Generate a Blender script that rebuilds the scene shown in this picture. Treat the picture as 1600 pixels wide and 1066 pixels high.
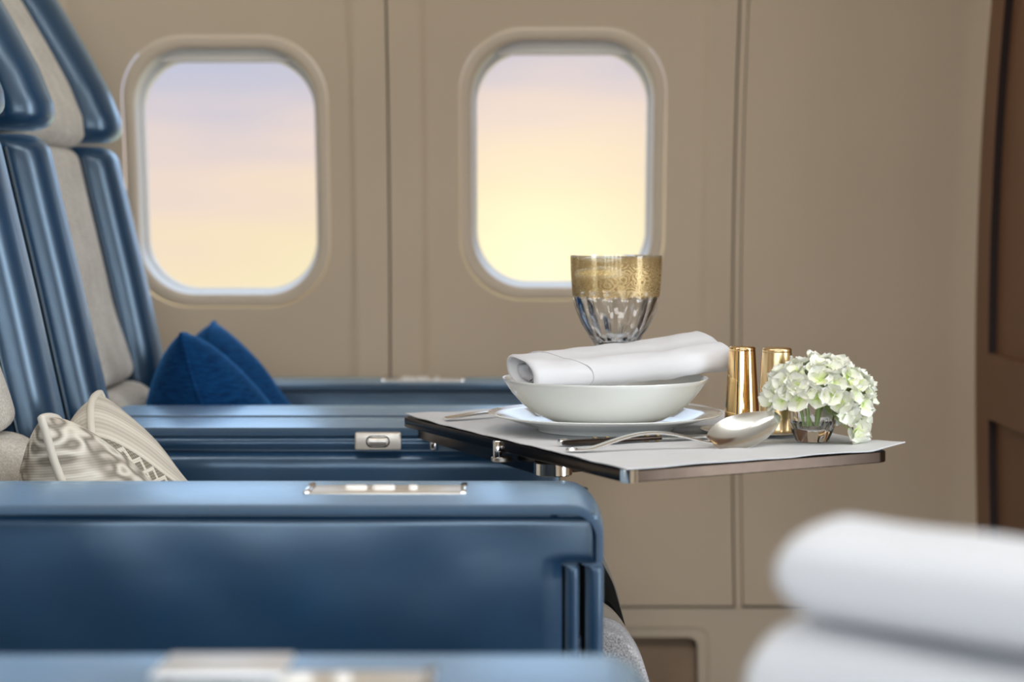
import bpy, bmesh, math, random
from math import sin, cos, pi, sqrt, atan2, radians
from mathutils import Vector, Matrix, noise
random.seed(7)
S = bpy.context.scene
C = S.collection
for o in list(bpy.data.objects): bpy.data.objects.remove(o)

# ------------------------------------------------------------------ camera
F, HZ, CAMZ = 3220.0, 340.0, 0.86           # focal length in px of the 1600 px frame, eye-level row, eye height
PITCH = math.atan((533 - HZ) / F)
cd = bpy.data.cameras.new('camera'); cam = bpy.data.objects.new('camera', cd); C.objects.link(cam)
cd.sensor_fit = 'HORIZONTAL'; cd.sensor_width = 36; cd.lens = F / 1600 * 36
cam.location = (0, 0, CAMZ); cam.rotation_euler = (pi / 2 - PITCH, 0, 0)
cd.clip_start = 0.02; cd.clip_end = 100
cd.dof.use_dof = True; cd.dof.focus_distance = 2.08; cd.dof.aperture_fstop = 4.4; cd.dof.aperture_blades = 0
S.camera = cam

# ------------------------------------------------------------------ view
S.view_settings.view_transform = 'Standard'; S.view_settings.look = 'None'
S.view_settings.gamma = 1; S.view_settings.use_curve_mapping = False
S.view_settings.exposure = 0.0
S.cycles.use_denoising = True
S.cycles.max_bounces = 12; S.cycles.transmission_bounces = 10; S.cycles.transparent_max_bounces = 16
S.cycles.sample_clamp_indirect = 6

def srgb(r, g, b):
    f = lambda c: (c / 255 / 12.92) if c / 255 <= 0.04045 else ((c / 255 + 0.055) / 1.055) ** 2.4
    return (f(r), f(g), f(b), 1)

# ------------------------------------------------------------------ sky (sunset gradient by elevation, glow round the sun)
W = bpy.data.worlds.new('sunset_sky'); S.world = W; W.use_nodes = True
nt = W.node_tree; nt.nodes.clear()
def N(t, typ, **kw):
    n = t.nodes.new(typ)
    for k, v in kw.items(): setattr(n, k, v)
    return n
wo = N(nt, 'ShaderNodeOutputWorld'); bg = N(nt, 'ShaderNodeBackground'); bg.inputs['Strength'].default_value = 1.0
nt.links.new(bg.outputs[0], wo.inputs[0])
tc = N(nt, 'ShaderNodeTexCoord'); sp = N(nt, 'ShaderNodeSeparateXYZ'); nt.links.new(tc.outputs['Generated'], sp.inputs[0])
mp = N(nt, 'ShaderNodeMapping'); mp.inputs['Scale'].default_value = (5, 5, 42); mp.inputs['Rotation'].default_value = (0, 0.10, 0)
nt.links.new(tc.outputs['Generated'], mp.inputs[0])
nz = N(nt, 'ShaderNodeTexNoise'); nz.inputs['Scale'].default_value = 1.4; nz.inputs['Detail'].default_value = 6; nz.inputs['Roughness'].default_value = 0.55
nt.links.new(mp.outputs[0], nz.inputs['Vector'])
def math_(t, op, a, b=None, c=None, clamp=False):
    n = N(t, 'ShaderNodeMath', operation=op); n.use_clamp = clamp
    for i, x in enumerate((a, b, c)):
        if x is None: continue
        if isinstance(x, (int, float)): n.inputs[i].default_value = x
        else: t.links.new(x, n.inputs[i])
    return n.outputs[0]
sd = Vector((0.016, 1, -0.026)).normalized()
vd = N(nt, 'ShaderNodeVectorMath', operation='DISTANCE'); nt.links.new(tc.outputs['Generated'], vd.inputs[0]); vd.inputs[1].default_value = sd
dist = vd.outputs['Value']
glow = math_(nt, 'SUBTRACT', 1.0, math_(nt, 'DIVIDE', dist, 0.17), clamp=True)
el = math_(nt, 'ADD', sp.outputs['Z'], math_(nt, 'MULTIPLY', math_(nt, 'SUBTRACT', nz.outputs['Fac'], 0.5), 0.075))
el = math_(nt, 'SUBTRACT', el, math_(nt, 'MULTIPLY', glow, 0.062))
fac = math_(nt, 'MULTIPLY', math_(nt, 'ADD', el, 0.10), 1 / 1.1, clamp=True)
rp = N(nt, 'ShaderNodeValToRGB'); nt.links.new(fac, rp.inputs[0])
cr = rp.color_ramp
stops = [(-0.10, (255, 243, 200)), (-0.062, (255, 242, 200)), (-0.030, (254, 234, 196)), (0.0, (250, 228, 204)), (0.024, (243, 222, 210)),
         (0.056, (210, 206, 218)), (0.082, (200, 202, 220))]
SKY_UP = [(0.13, (0.95, 1.08, 1.30)), (0.22, (1.45, 1.72, 2.10)), (1.0, (1.45, 1.72, 2.10))]     # cool bright daylight higher up
def fr(e): return (e + 0.10) / 1.1
alls = [(p, srgb(*c)) for p, c in stops] + [(p, (*c, 1)) for p, c in SKY_UP]
while len(cr.elements) < len(alls): cr.elements.new(0.5)
for e, (p, c) in zip(cr.elements, alls): e.position = fr(p); e.color = c
core = math_(nt, 'POWER', math_(nt, 'SUBTRACT', 1.0, math_(nt, 'DIVIDE', dist, 0.12), clamp=True), 2.0)
mx = N(nt, 'ShaderNodeMix', data_type='RGBA', blend_type='ADD'); mx.inputs['Factor'].default_value = 1
cm = N(nt, 'ShaderNodeMix', data_type='RGBA', blend_type='MULTIPLY'); cm.inputs['Factor'].default_value = 1
nt.links.new(core, cm.inputs[6]); cm.inputs[7].default_value = (0.30, 0.27, 0.16, 1)
nt.links.new(rp.outputs[0], mx.inputs[6]); nt.links.new(cm.outputs[2], mx.inputs[7])
nt.links.new(mx.outputs[2], bg.inputs['Color'])

# ------------------------------------------------------------------ large lights
def area(name, loc, rot, sx, sy, power, col):
    l = bpy.data.lights.new(name, 'AREA'); l.shape = 'RECTANGLE'; l.size = sx; l.size_y = sy; l.energy = power; l.color = col
    o = bpy.data.objects.new(name, l); C.objects.link(o); o.location = loc; o.rotation_euler = rot; return o
# daylight entering by the windows of the cabin's other side (behind the camera)
NEARWIN = [-1.62, -1.10, -0.58, -0.06, 0.46, 0.98, 1.50]
for i, x in enumerate(NEARWIN):
    area('daylight_window', (x, -0.47, 0.96), (pi / 2, 0, 0), 0.30, 0.40, 4.6, (0.82, 0.91, 1.0))
# daylight from the open forward entry door
area('daylight_door', (2.30, 1.0, 1.05), (0, pi / 2, 0), 1.75, 0.78, 38.0, (0.82, 0.91, 1.0))
# cabin ceiling lights (the lamp panels themselves are built with the ceiling)
CEIL_LIGHTS = [(-1.05, 1.25), (0.15, 1.25), (1.35, 1.25)]
for x, y in CEIL_LIGHTS:
    area('cabin_light', (x, y, 2.045), (0, 0, 0), 0.9, 0.30, 6.0, (0.99, 0.98, 1.0))

# sky portals in the side-wall windows (sampling aid only)
for x in (-0.968, -0.443, 0.078):
    o = area('window_portal', (x, 3.30, 0.935), (-pi / 2, 0, 0), 0.30, 0.40, 1, (1, 1, 1)); o.data.cycles.is_portal = True

# ------------------------------------------------------------------ helpers
def px(u, v, y):
    """world point on the plane at distance y that the photograph shows at pixel (u, v)"""
    a = (533 - v) / F
    dy = cos(PITCH) + a * sin(PITCH); dz = -sin(PITCH) + a * cos(PITCH)
    k = y / dy
    return Vector(((u - 800) / F * k, y, CAMZ + dz * k))

def origin(p):
    v = Vector((0, 0, 0))
    while p is not None: v += p.location; p = p.parent
    return v

def mesh_obj(name, verts, faces, mat, parent=None, smooth=True, sharp=40, uvs=None, base=None):
    verts = [Vector(v) for v in verts]
    if parent is not None: off = origin(parent)
    elif base is not None: off = Vector(base)
    else:
        xs = [v.x for v in verts]; ys = [v.y for v in verts]; zs = [v.z for v in verts]
        off = Vector(((min(xs) + max(xs)) / 2, (min(ys) + max(ys)) / 2, min(zs)))
    me = bpy.data.meshes.new(name)
    me.from_pydata([v - off for v in verts], [], faces)
    bm = bmesh.new(); bm.from_mesh(me)
    bmesh.ops.recalc_face_normals(bm, faces=bm.faces); bm.to_mesh(me); bm.free()
    if uvs is not None:
        ul = me.uv_layers.new(name='UVMap')
        for l in me.loops: ul.data[l.index].uv = uvs[l.vertex_index]
    if smooth:
        for p in me.polygons: p.use_smooth = True
        me.set_sharp_from_angle(angle=radians(sharp))
    me.materials.append(mat)
    o = bpy.data.objects.new(name, me); C.objects.link(o)
    if parent is not None: o.parent = parent
    else: o.location = off
    return o

def tag(o, label=None, cat=None, group=None, kind=None):
    if label: o['label'] = label
    if cat: o['category'] = cat
    if group: o['group'] = group
    if kind: o['kind'] = kind
    return o

def empty(name, loc, parent=None):
    o = bpy.data.objects.new(name, None); C.objects.link(o); o.empty_display_size = 0.05
    o.location = Vector(loc) - (origin(parent) if parent else Vector((0, 0, 0)))
    if parent: o.parent = parent
    return o

def copy_tree(o, parent=None):
    c = o.copy(); C.objects.link(c)
    for k in ('label', 'category', 'group'):
        if k in c and parent is None and k == 'label': del c[k]
    c.parent = parent
    for ch in list(o.children):
        if ch.name != c.name: copy_tree(ch, c)
    return c

class MB:
    def __init__(s): s.v = []; s.f = []; s.uv = None
    def add(s, vs, fs):
        n = len(s.v); s.v += [Vector(v) for v in vs]; s.f += [[i + n for i in f] for f in fs]; return s
    def rings(s, rings, cap0=True, cap1=True, closed=True, loop=False):
        n = len(rings[0]); vs = [p for r in rings for p in r]; fs = []
        m = len(rings)
        for i in range(m if loop else m - 1):
            a, b = i * n, ((i + 1) % m) * n
            for j in range(n if closed else n - 1):
                k = (j + 1) % n
                fs.append([a + j, a + k, b + k, b + j])
        if cap0 and not loop: fs.append(list(range(n))[::-1])
        if cap1 and not loop: fs.append([(m - 1) * n + j for j in range(n)])
        return s.add(vs, fs)
    def box(s, lo, hi, r=0, seg=3):
        bm = bmesh.new(); bmesh.ops.create_cube(bm, size=1)
        lo = Vector(lo); hi = Vector(hi)
        for v in bm.verts:
            v.co = Vector(((v.co.x + .5) * (hi.x - lo.x) + lo.x, (v.co.y + .5) * (hi.y - lo.y) + lo.y, (v.co.z + .5) * (hi.z - lo.z) + lo.z))
        if r > 0: bmesh.ops.bevel(bm, geom=list(bm.edges), offset=min(r, 0.49 * min(hi - lo)), segments=seg, profile=0.5, affect='EDGES')
        bm.verts.index_update()
        s.add([v.co.copy() for v in bm.verts], [[v.index for v in f.verts] for f in bm.faces]); bm.free(); return s
    def tube(s, pts, r, n=10, closed=False, cap=True):
        pts = [Vector(p) for p in pts]; m = len(pts); rings = []
        prev = None
        for i, p in enumerate(pts):
            if closed: t = pts[(i + 1) % m] - pts[i - 1]
            else: t = pts[min(i + 1, m - 1)] - pts[max(i - 1, 0)]
            t.normalize()
            if prev is None:
                a = Vector((0, 0, 1)) if abs(t.z) < .9 else Vector((1, 0, 0))
                u = t.cross(a).normalized()
            else: u = (prev - t * prev.dot(t)).normalized()
            prev = u; w = t.cross(u)
            rr = r(i / (m - 1)) if callable(r) else r
            rings.append([p + u * rr * cos(2 * pi * k / n) + w * rr * sin(2 * pi * k / n) for k in range(n)])
        return s.rings(rings, cap, cap, loop=closed)
    def lathe(s, prof, c, n=64, rad=None, cap=False):
        rings = []
        for (r, z) in prof:
            rings.append([Vector((c[0] + (rad(r, z, 2 * pi * k / n) if rad else r) * cos(2 * pi * k / n), c[1] + (rad(r, z, 2 * pi * k / n) if rad else r) * sin(2 * pi * k / n), z)) for k in range(n)])
        return s.rings(rings, cap, cap)
    def prism(s, poly, y0, y1, r=0, seg=3):
        """poly: list of (x, z); extruded along y, optionally bevelled"""
        bm = bmesh.new(); vs = [bm.verts.new((x, y0, z)) for x, z in poly]; f = bm.faces.new(vs)
        e = bmesh.ops.extrude_face_region(bm, geom=[f])
        bmesh.ops.translate(bm, vec=(0, y1 - y0, 0), verts=[g for g in e['geom'] if isinstance(g, bmesh.types.BMVert)])
        bmesh.ops.recalc_face_normals(bm, faces=bm.faces)
        if r > 0:
            es = [ed for ed in bm.edges if abs(ed.verts[0].co.y - ed.verts[1].co.y) < 1e-7]
            bmesh.ops.bevel(bm, geom=es, offset=r, segments=seg, profile=0.5, affect='EDGES')
        bm.verts.index_update()
        s.add([v.co.copy() for v in bm.verts], [[v.index for v in fc.verts] for fc in bm.faces]); bm.free(); return s
    def build(s, name, mat, parent=None, **kw): return mesh_obj(name, s.v, s.f, mat, parent, uvs=s.uv, **kw)

def interp(tab, t):
    if t <= tab[0][0]: return tab[0][1]
    for (a, va), (b, vb) in zip(tab, tab[1:]):
        if t <= b:
            k = (t - a) / (b - a); return va + (vb - va) * k
    return tab[-1][1]
def smooth01(a, b, x):
    t = max(0, min(1, (x - a) / (b - a))); return t * t * (3 - 2 * t)

# ------------------------------------------------------------------ materials
def new_mat(name):
    m = bpy.data.materials.new(name); m.use_nodes = True; t = m.node_tree
    return m, t, t.nodes['Principled BSDF']
def noise_fac(t, scale, detail=3, coord='Object', rough=0.5, mscale=None):
    tcn = N(t, 'ShaderNodeTexCoord'); n = N(t, 'ShaderNodeTexNoise'); n.inputs['Scale'].default_value = scale; n.inputs['Detail'].default_value = detail
    n.inputs['Roughness'].default_value = rough
    if mscale:
        m = N(t, 'ShaderNodeMapping'); m.inputs['Scale'].default_value = mscale; t.links.new(tcn.outputs[coord], m.inputs[0]); t.links.new(m.outputs[0], n.inputs['Vector'])
    else: t.links.new(tcn.outputs[coord], n.inputs['Vector'])
    return n.outputs['Fac']
def ramp(t, f, stops):
    r = N(t, 'ShaderNodeValToRGB'); t.links.new(f, r.inputs[0]); e = r.color_ramp
    while len(e.elements) < len(stops): e.elements.new(.5)
    for el_, (p, c) in zip(e.elements, stops): el_.position = p; el_.color = c if len(c) == 4 else (*c, 1)
    return r.outputs[0]
def bump(t, b, f, strength, dist=0.001):
    n = N(t, 'ShaderNodeBump'); n.inputs['Strength'].default_value = strength; n.inputs['Distance'].default_value = dist
    t.links.new(f, n.inputs['Height']); t.links.new(n.outputs[0], b.inputs['Normal'])
def simple(name, col, rough=0.5, metal=0.0, spec=0.5, nscale=None, namp=0.08, bscale=None, bstr=0.1, bdist=0.0005, **kw):
    m, t, b = new_mat(name)
    b.inputs['Base Color'].default_value = (*col[:3], 1); b.inputs['Roughness'].default_value = rough; b.inputs['Metallic'].default_value = metal
    b.inputs['Specular IOR Level'].default_value = spec
    for k, v in kw.items(): b.inputs[k].default_value = v
    if nscale:
        f = noise_fac(t, nscale, 4)
        c0 = tuple(x * (1 - namp) for x in col[:3]); c1 = tuple(min(1, x * (1 + namp)) for x in col[:3])
        t.links.new(ramp(t, f, [(.3, c0), (.7, c1)]), b.inputs['Base Color'])
    if bscale: bump(t, b, noise_fac(t, bscale, 3), bstr, bdist)
    return m

def leather(name, col, rough=0.34, sheen=.8):
    """dyed leather: fine pebble grain, soft creases and a waxy blue sheen"""
    m, t, b = new_mat(name)
    f = noise_fac(t, 9, 5)
    t.links.new(ramp(t, f, [(.3, tuple(x * .82 for x in col)), (.7, tuple(x * 1.2 for x in col))]), b.inputs['Base Color'])
    rr = N(t, 'ShaderNodeMapRange'); rr.inputs['To Min'].default_value = rough - .08; rr.inputs['To Max'].default_value = rough + .08
    t.links.new(noise_fac(t, 30, 3), rr.inputs['Value']); t.links.new(rr.outputs[0], b.inputs['Roughness'])
    b.inputs['Specular IOR Level'].default_value = .6
    b.inputs['Sheen Weight'].default_value = sheen; b.inputs['Sheen Roughness'].default_value = .45; b.inputs['Sheen Tint'].default_value = (.50, .72, 1.0, 1)
    b1 = N(t, 'ShaderNodeBump'); b1.inputs['Strength'].default_value = .25; b1.inputs['Distance'].default_value = .0013
    t.links.new(noise_fac(t, 14, 3), b1.inputs['Height'])
    b2 = N(t, 'ShaderNodeBump'); b2.inputs['Strength'].default_value = .2; b2.inputs['Distance'].default_value = .0004
    vo = N(t, 'ShaderNodeTexVoronoi'); vo.inputs['Scale'].default_value = 700
    tcn = N(t, 'ShaderNodeTexCoord'); t.links.new(tcn.outputs['Object'], vo.inputs['Vector'])
    t.links.new(vo.outputs['Distance'], b2.inputs['Height']); t.links.new(b1.outputs[0], b2.inputs['Normal'])
    t.links.new(b2.outputs[0], b.inputs['Normal'])
    # waxed finish: blue-tinted mirror-like layer by Fresnel
    out = t.nodes['Material Output']; mix = N(t, 'ShaderNodeMixShader'); g = N(t, 'ShaderNodeBsdfGlossy'); fn = N(t, 'ShaderNodeFresnel')
    g.inputs['Color'].default_value = (.64, .84, 1.0, 1); g.inputs['Roughness'].default_value = rough - .07; fn.inputs['IOR'].default_value = 1.75
    b.inputs['Specular IOR Level'].default_value = .25
    for s_ in (g, fn): t.links.new(b1.outputs[0], s_.inputs['Normal'])
    t.links.new(fn.outputs[0], mix.inputs[0]); t.links.new(b.outputs[0], mix.inputs[1]); t.links.new(g.outputs[0], mix.inputs[2]); t.links.new(mix.outputs[0], out.inputs['Surface'])
    return m

M = {}
M['leather'] = leather('navy_leather', (0.0018, 0.031, 0.080))
M['leather_dark'] = leather('dark_navy_leather', (0.004, 0.014, 0.035), .42, .2)
M['piping'] = leather('navy_piping', (0.003, 0.012, 0.03), .4, .2)
def fabric(name, c0, c1, scale=900, mott=25):
    m, t, b = new_mat(name); b.inputs['Roughness'].default_value = .95; b.inputs['Specular IOR Level'].default_value = .15
    f1 = noise_fac(t, scale, 2); f2 = noise_fac(t, mott, 3)
    s = math_(t, 'ADD', math_(t, 'MULTIPLY', f1, .75), math_(t, 'MULTIPLY', f2, .25))
    t.links.new(ramp(t, s, [(.38, c0), (.62, c1)]), b.inputs['Base Color'])
    bump(t, b, f1, .5, .0012)
    b.inputs['Sheen Weight'].default_value = .2
    return m
M['beige_fabric'] = fabric('beige_bouclé'.encode('ascii', 'ignore').decode(), (0.46, 0.42, 0.36), (0.74, 0.70, 0.63), 420)
M['grey_fabric'] = fabric('speckled_grey_fabric', (0.22, 0.20, 0.20), (0.62, 0.60, 0.60), 600)
M['wall'] = simple('wall_plastic', (0.64, 0.515, 0.37), .55, spec=.35, nscale=2.5, namp=.03, bscale=600, bstr=.05)
M['wall_low'] = simple('lower_wall_plastic', (0.63, 0.525, 0.39), .6, spec=.3, nscale=2.5, namp=.03)
M['seam'] = simple('dark_seam_rubber', (0.16, 0.13, 0.10), .8)
M['win_plastic'] = simple('window_frame_plastic', (0.68, 0.56, 0.42), .42, spec=.5, nscale=3, namp=.02)
M['reveal'] = simple('window_reveal_plastic', (0.74, 0.73, 0.71), .30, spec=.5)
M['shade'] = simple('window_shade_plastic', (0.72, 0.68, 0.62), .45)
M['brown'] = simple('brown_bulkhead_laminate', (0.22, 0.105, 0.052), .5, nscale=3, namp=.08)
M['recess_shade'] = simple('recess_shade_brown', (.016, .005, .003), .6)  # near-black brown that paints the shade along the bulkhead recesses
M['vent'] = simple('vent_brown', (0.33, 0.22, 0.13), .6, nscale=6, namp=.15)
M['floor'] = simple('carpet_navy', (0.05, 0.06, 0.09), .95, nscale=200, namp=.3)
M['ceiling'] = simple('ceiling_cream', (0.70, 0.67, 0.60), .7)
M['napkin'] = None
m, t, b = new_mat('white_linen'); b.inputs['Base Color'].default_value = (.68, .68, .70, 1); b.inputs['Roughness'].default_value = .9; b.inputs['Specular IOR Level'].default_value = .15
w1 = N(t, 'ShaderNodeTexWave'); w1.inputs['Scale'].default_value = 900; w1.bands_direction = 'X'
w2 = N(t, 'ShaderNodeTexWave'); w2.inputs['Scale'].default_value = 900; w2.bands_direction = 'Y'
tcn = N(t, 'ShaderNodeTexCoord'); t.links.new(tcn.outputs['Object'], w1.inputs[0]); t.links.new(tcn.outputs['Object'], w2.inputs[0])
bump(t, b, math_(t, 'ADD', w1.outputs['Fac'], w2.outputs['Fac']), .12, .0003)
M['napkin'] = m
M['placemat'] = simple('placemat_linen', (.64, .645, .66), .55, spec=.35, nscale=40, namp=.02, bscale=60, bstr=.25, bdist=.001)
M['towel'] = simple('soft_white_towelling', (.60, .61, .635), .95, spec=.1, bscale=300, bstr=.4, bdist=.001)
M['stitch'] = simple('grey_hem_thread', (.54, .54, .55), .8)
M['china'] = simple('white_china', (.80, .81, .775), .08, spec=.5, **{'Coat Weight': .4, 'Coat Roughness': .03})
M['gold'] = simple('polished_gold', (.95, .66, .32), .05, 1.0)
M['gold_brushed'] = simple('brushed_gold', (.86, .62, .33), .26, 1.0, bscale=300, bstr=.08)
M['chrome'] = simple('polished_steel', (.80, .79, .77), .12, 1.0)
M['lid'] = simple('bright_satin_lid', (.90, .90, .90), .38, .8)
M['silver'] = simple('polished_silver', (.88, .87, .85), .17, 1.0)
M['satin'] = simple('satin_nickel', (.66, .62, .56), .30, 1.0, bscale=200, bstr=.05)
M['plate_metal'] = simple('champagne_metal', (.70, .64, .56), .35, .6)
M['bronze'] = simple('dark_bronze_edge', (.055, .040, .032), .2, 1.0, nscale=30, namp=.15)
M['traytop'] = simple('dark_tray_laminate', (.05, .04, .035), .3)
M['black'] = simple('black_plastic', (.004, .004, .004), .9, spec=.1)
M['beige_trim'] = simple('taupe_trim', (.36, .31, .25), .35)
M['button'] = simple('white_button', (.85, .83, .8), .3)
M['stem'] = simple('green_stem', (.36, .52, .13), .5, **{'Subsurface Weight': .0})
def glass_mat(name, rough=0.0, col=(1, 1, 1), ior=1.5):
    m, t, b = new_mat(name); b.inputs['Transmission Weight'].default_value = 1; b.inputs['Roughness'].default_value = rough
    b.inputs['IOR'].default_value = ior; b.inputs['Base Color'].default_value = (*col, 1); return m
M['crystal'] = glass_mat('crystal_glass', 0.0, (.98, .99, 1.0), 1.52)
m = bpy.data.materials.new('window_pane'); m.use_nodes = True; t = m.node_tree; t.nodes.clear()
o_ = N(t, 'ShaderNodeOutputMaterial'); mi = N(t, 'ShaderNodeMixShader'); tr = N(t, 'ShaderNodeBsdfTransparent'); gl = N(t, 'ShaderNodeBsdfGlossy')
gl.inputs['Roughness'].default_value = .02; fr_ = N(t, 'ShaderNodeFresnel'); fr_.inputs[0].default_value = 1.12
tr.inputs[0].default_value = (.98, .985, .99, 1)
t.links.new(fr_.outputs[0], mi.inputs[0]); t.links.new(tr.outputs[0], mi.inputs[1]); t.links.new(gl.outputs[0], mi.inputs[2]); t.links.new(mi.outputs[0], o_.inputs[0])
M['pane'] = m
# gilded filigree band: engraved gold scrolls over clear glass
m = bpy.data.materials.new('gilded_filigree'); m.use_nodes = True; t = m.node_tree; t.nodes.clear()
o_ = N(t, 'ShaderNodeOutputMaterial'); mi = N(t, 'ShaderNodeMixShader'); tr = N(t, 'ShaderNodeBsdfTransparent'); pb = N(t, 'ShaderNodeBsdfPrincipled')
pb.inputs['Base Color'].default_value = (.74, .54, .26, 1); pb.inputs['Metallic'].default_value = .7; pb.inputs['Roughness'].default_value = .42
tr.inputs[0].default_value = (.93, .84, .66, 1)
uv = N(t, 'ShaderNodeTexCoord'); mpn = N(t, 'ShaderNodeMapping'); mpn.inputs['Scale'].default_value = (16, 3.6, 1); t.links.new(uv.outputs['UV'], mpn.inputs[0])
dn = N(t, 'ShaderNodeTexNoise'); dn.inputs['Scale'].default_value = 1.3; dn.inputs['Detail'].default_value = 2; t.links.new(mpn.outputs[0], dn.inputs['Vector'])
va = N(t, 'ShaderNodeVectorMath', operation='ADD'); vs_ = N(t, 'ShaderNodeVectorMath', operation='SCALE'); vs_.inputs['Scale'].default_value = .55
t.links.new(dn.outputs['Color'], vs_.inputs[0]); t.links.new(mpn.outputs[0], va.inputs[0]); t.links.new(vs_.outputs[0], va.inputs[1])
vor = N(t, 'ShaderNodeTexVoronoi'); vor.inputs['Scale'].default_value = 1.25; t.links.new(va.outputs[0], vor.inputs['Vector'])
rg = math_(t, 'SINE', math_(t, 'MULTIPLY', vor.outputs['Distance'], 34.0))
fine = N(t, 'ShaderNodeTexNoise'); fine.inputs['Scale'].default_value = 9; fine.inputs['Detail'].default_value = 3; t.links.new(mpn.outputs[0], fine.inputs['Vector'])
rg = math_(t, 'ADD', rg, math_(t, 'MULTIPLY', math_(t, 'SUBTRACT', fine.outputs['Fac'], .5), 5.0))
sep = N(t, 'ShaderNodeSeparateXYZ'); t.links.new(uv.outputs['UV'], sep.inputs[0])
edge = math_(t, 'MULTIPLY', math_(t, 'SUBTRACT', .70, sep.outputs['Y']), 5.0)     # band thins out towards the clear lip
edge = math_(t, 'MINIMUM', edge, 0.45)
msk = math_(t, 'MULTIPLY', math_(t, 'ADD', rg, edge), 2.2, clamp=True)
msk = math_(t, 'ADD', math_(t, 'MULTIPLY', msk, .55), .12)
t.links.new(msk, mi.inputs[0]); t.links.new(tr.outputs[0], mi.inputs[1]); t.links.new(pb.outputs[0], mi.inputs[2]); t.links.new(mi.outputs[0], o_.inputs[0])
M['filigree'] = m
# velvet
m, t, b = new_mat('blue_velvet'); b.inputs['Roughness'].default_value = .9; b.inputs['Specular IOR Level'].default_value = .1
f = noise_fac(t, 60, 4, mscale=(1, 1, 6))
t.links.new(ramp(t, f, [(.3, (.002, .020, .075)), (.7, (.006, .062, .19))]), b.inputs['Base Color'])
b.inputs['Sheen Weight'].default_value = .9; b.inputs['Sheen Roughness'].default_value = .35; b.inputs['Sheen Tint'].default_value = (.08, .36, .85, 1)
bump(t, b, noise_fac(t, 140, 3, mscale=(1, 1, 5)), .6, .003)
M['velvet'] = m
# cushion cloth: damask scrolls on the near half, lattice stripe and ribbed cream bands on the far half
m, t, b = new_mat('cream_woven_damask'); b.inputs['Roughness'].default_value = .88; b.inputs['Specular IOR Level'].default_value = .15
tcn = N(t, 'ShaderNodeTexCoord'); sx = N(t, 'ShaderNodeSeparateXYZ'); t.links.new(tcn.outputs['UV'], sx.inputs[0])
X_, Y_ = sx.outputs['X'], sx.outputs['Y']
nn = noise_fac(t, 9.0, 1.0, 'UV'); wv = math_(t, 'SINE', math_(t, 'MULTIPLY', nn, 24.0))
thread = math_(t, 'SINE', math_(t, 'MULTIPLY', Y_, 520.0))
cross = math_(t, 'SINE', math_(t, 'MULTIPLY', X_, 330.0))
dam = math_(t, 'ADD', math_(t, 'ADD', .48, math_(t, 'MULTIPLY', math_(t, 'MULTIPLY', wv, 2.0, clamp=False), .16)), math_(t, 'MULTIPLY', thread, .03))
lat = math_(t, 'ABSOLUTE', math_(t, 'SUBTRACT', math_(t, 'FRACT', math_(t, 'MULTIPLY', Y_, 15.0)), .5))
zig = math_(t, 'LESS_THAN', math_(t, 'ABSOLUTE', math_(t, 'SUBTRACT', math_(t, 'ABSOLUTE', math_(t, 'SUBTRACT', X_, .595)), math_(t, 'MULTIPLY', lat, .07))), .010)
chk = math_(t, 'MULTIPLY', math_(t, 'SINE', math_(t, 'MULTIPLY', X_, 420.0)), math_(t, 'SINE', math_(t, 'MULTIPLY', Y_, 420.0)))
lattice = math_(t, 'ADD', math_(t, 'ADD', .14, math_(t, 'MULTIPLY', zig, .62)), math_(t, 'MULTIPLY', chk, .16))
ribs = math_(t, 'ADD', math_(t, 'ADD', .62, math_(t, 'MULTIPLY', cross, .08)), math_(t, 'MULTIPLY', math_(t, 'SINE', math_(t, 'MULTIPLY', X_, 70.0)), .10))
def sel(a, b_, f): # a where f = 0, b_ where f = 1
    return math_(t, 'ADD', math_(t, 'MULTIPLY', a, math_(t, 'SUBTRACT', 1.0, f)), math_(t, 'MULTIPLY', b_, f))
val = sel(dam, ribs, math_(t, 'GREATER_THAN', X_, .47))
val = sel(val, lattice, math_(t, 'LESS_THAN', math_(t, 'ABSOLUTE', math_(t, 'SUBTRACT', X_, .595)), .045))
t.links.new(ramp(t, val, [(.1, (.20, .185, .145)), (.35, (.42, .37, .31)), (.6, (.58, .53, .45)), (.85, (.74, .70, .60))]), b.inputs['Base Color'])
bump(t, b, math_(t, 'ADD', val, math_(t, 'MULTIPLY', thread, .08)), .45, .0018)
M['woven'] = m
M['cord'] = simple('cream_piping_cord', (.68, .63, .54), .8, bscale=900, bstr=.3)
# petals: cream with a green heart
m, t, b = new_mat('hydrangea_petal'); b.inputs['Roughness'].default_value = .6; b.inputs['Specular IOR Level'].default_value = .25
tcn = N(t, 'ShaderNodeTexCoord'); sx = N(t, 'ShaderNodeSeparateXYZ'); t.links.new(tcn.outputs['UV'], sx.inputs[0])
oi = N(t, 'ShaderNodeObjectInfo')
g_ = math_(t, 'ADD', sx.outputs['Y'], math_(t, 'MULTIPLY', math_(t, 'SUBTRACT', oi.outputs['Random'], .42), .30))
t.links.new(ramp(t, g_, [(.0, (.46, .64, .12)), (.2, (.70, .79, .38)), (.45, (.86, .88, .68)), (.8, (.90, .90, .80))]), b.inputs['Base Color'])
b.inputs['Subsurface Weight'].default_value = .25; b.inputs['Subsurface Radius'].default_value = (.004, .005, .002); b.inputs['Subsurface Scale'].default_value = .5
b.inputs['Transmission Weight'].default_value = 0
wv = N(t, 'ShaderNodeTexWave'); wv.inputs['Scale'].default_value = 5; wv.inputs['Distortion'].default_value = 2; t.links.new(tcn.outputs['UV'], wv.inputs[0])
bump(t, b, wv.outputs['Fac'], .3, .0006)
M['petal'] = m
M['bud'] = simple('green_bud', (.55, .68, .24), .6)
m, t, b = new_mat('lamp_diffuser'); b.inputs['Emission Color'].default_value = (1, .95, .88, 1); b.inputs['Emission Strength'].default_value = 3.0
M['lamp'] = m

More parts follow.
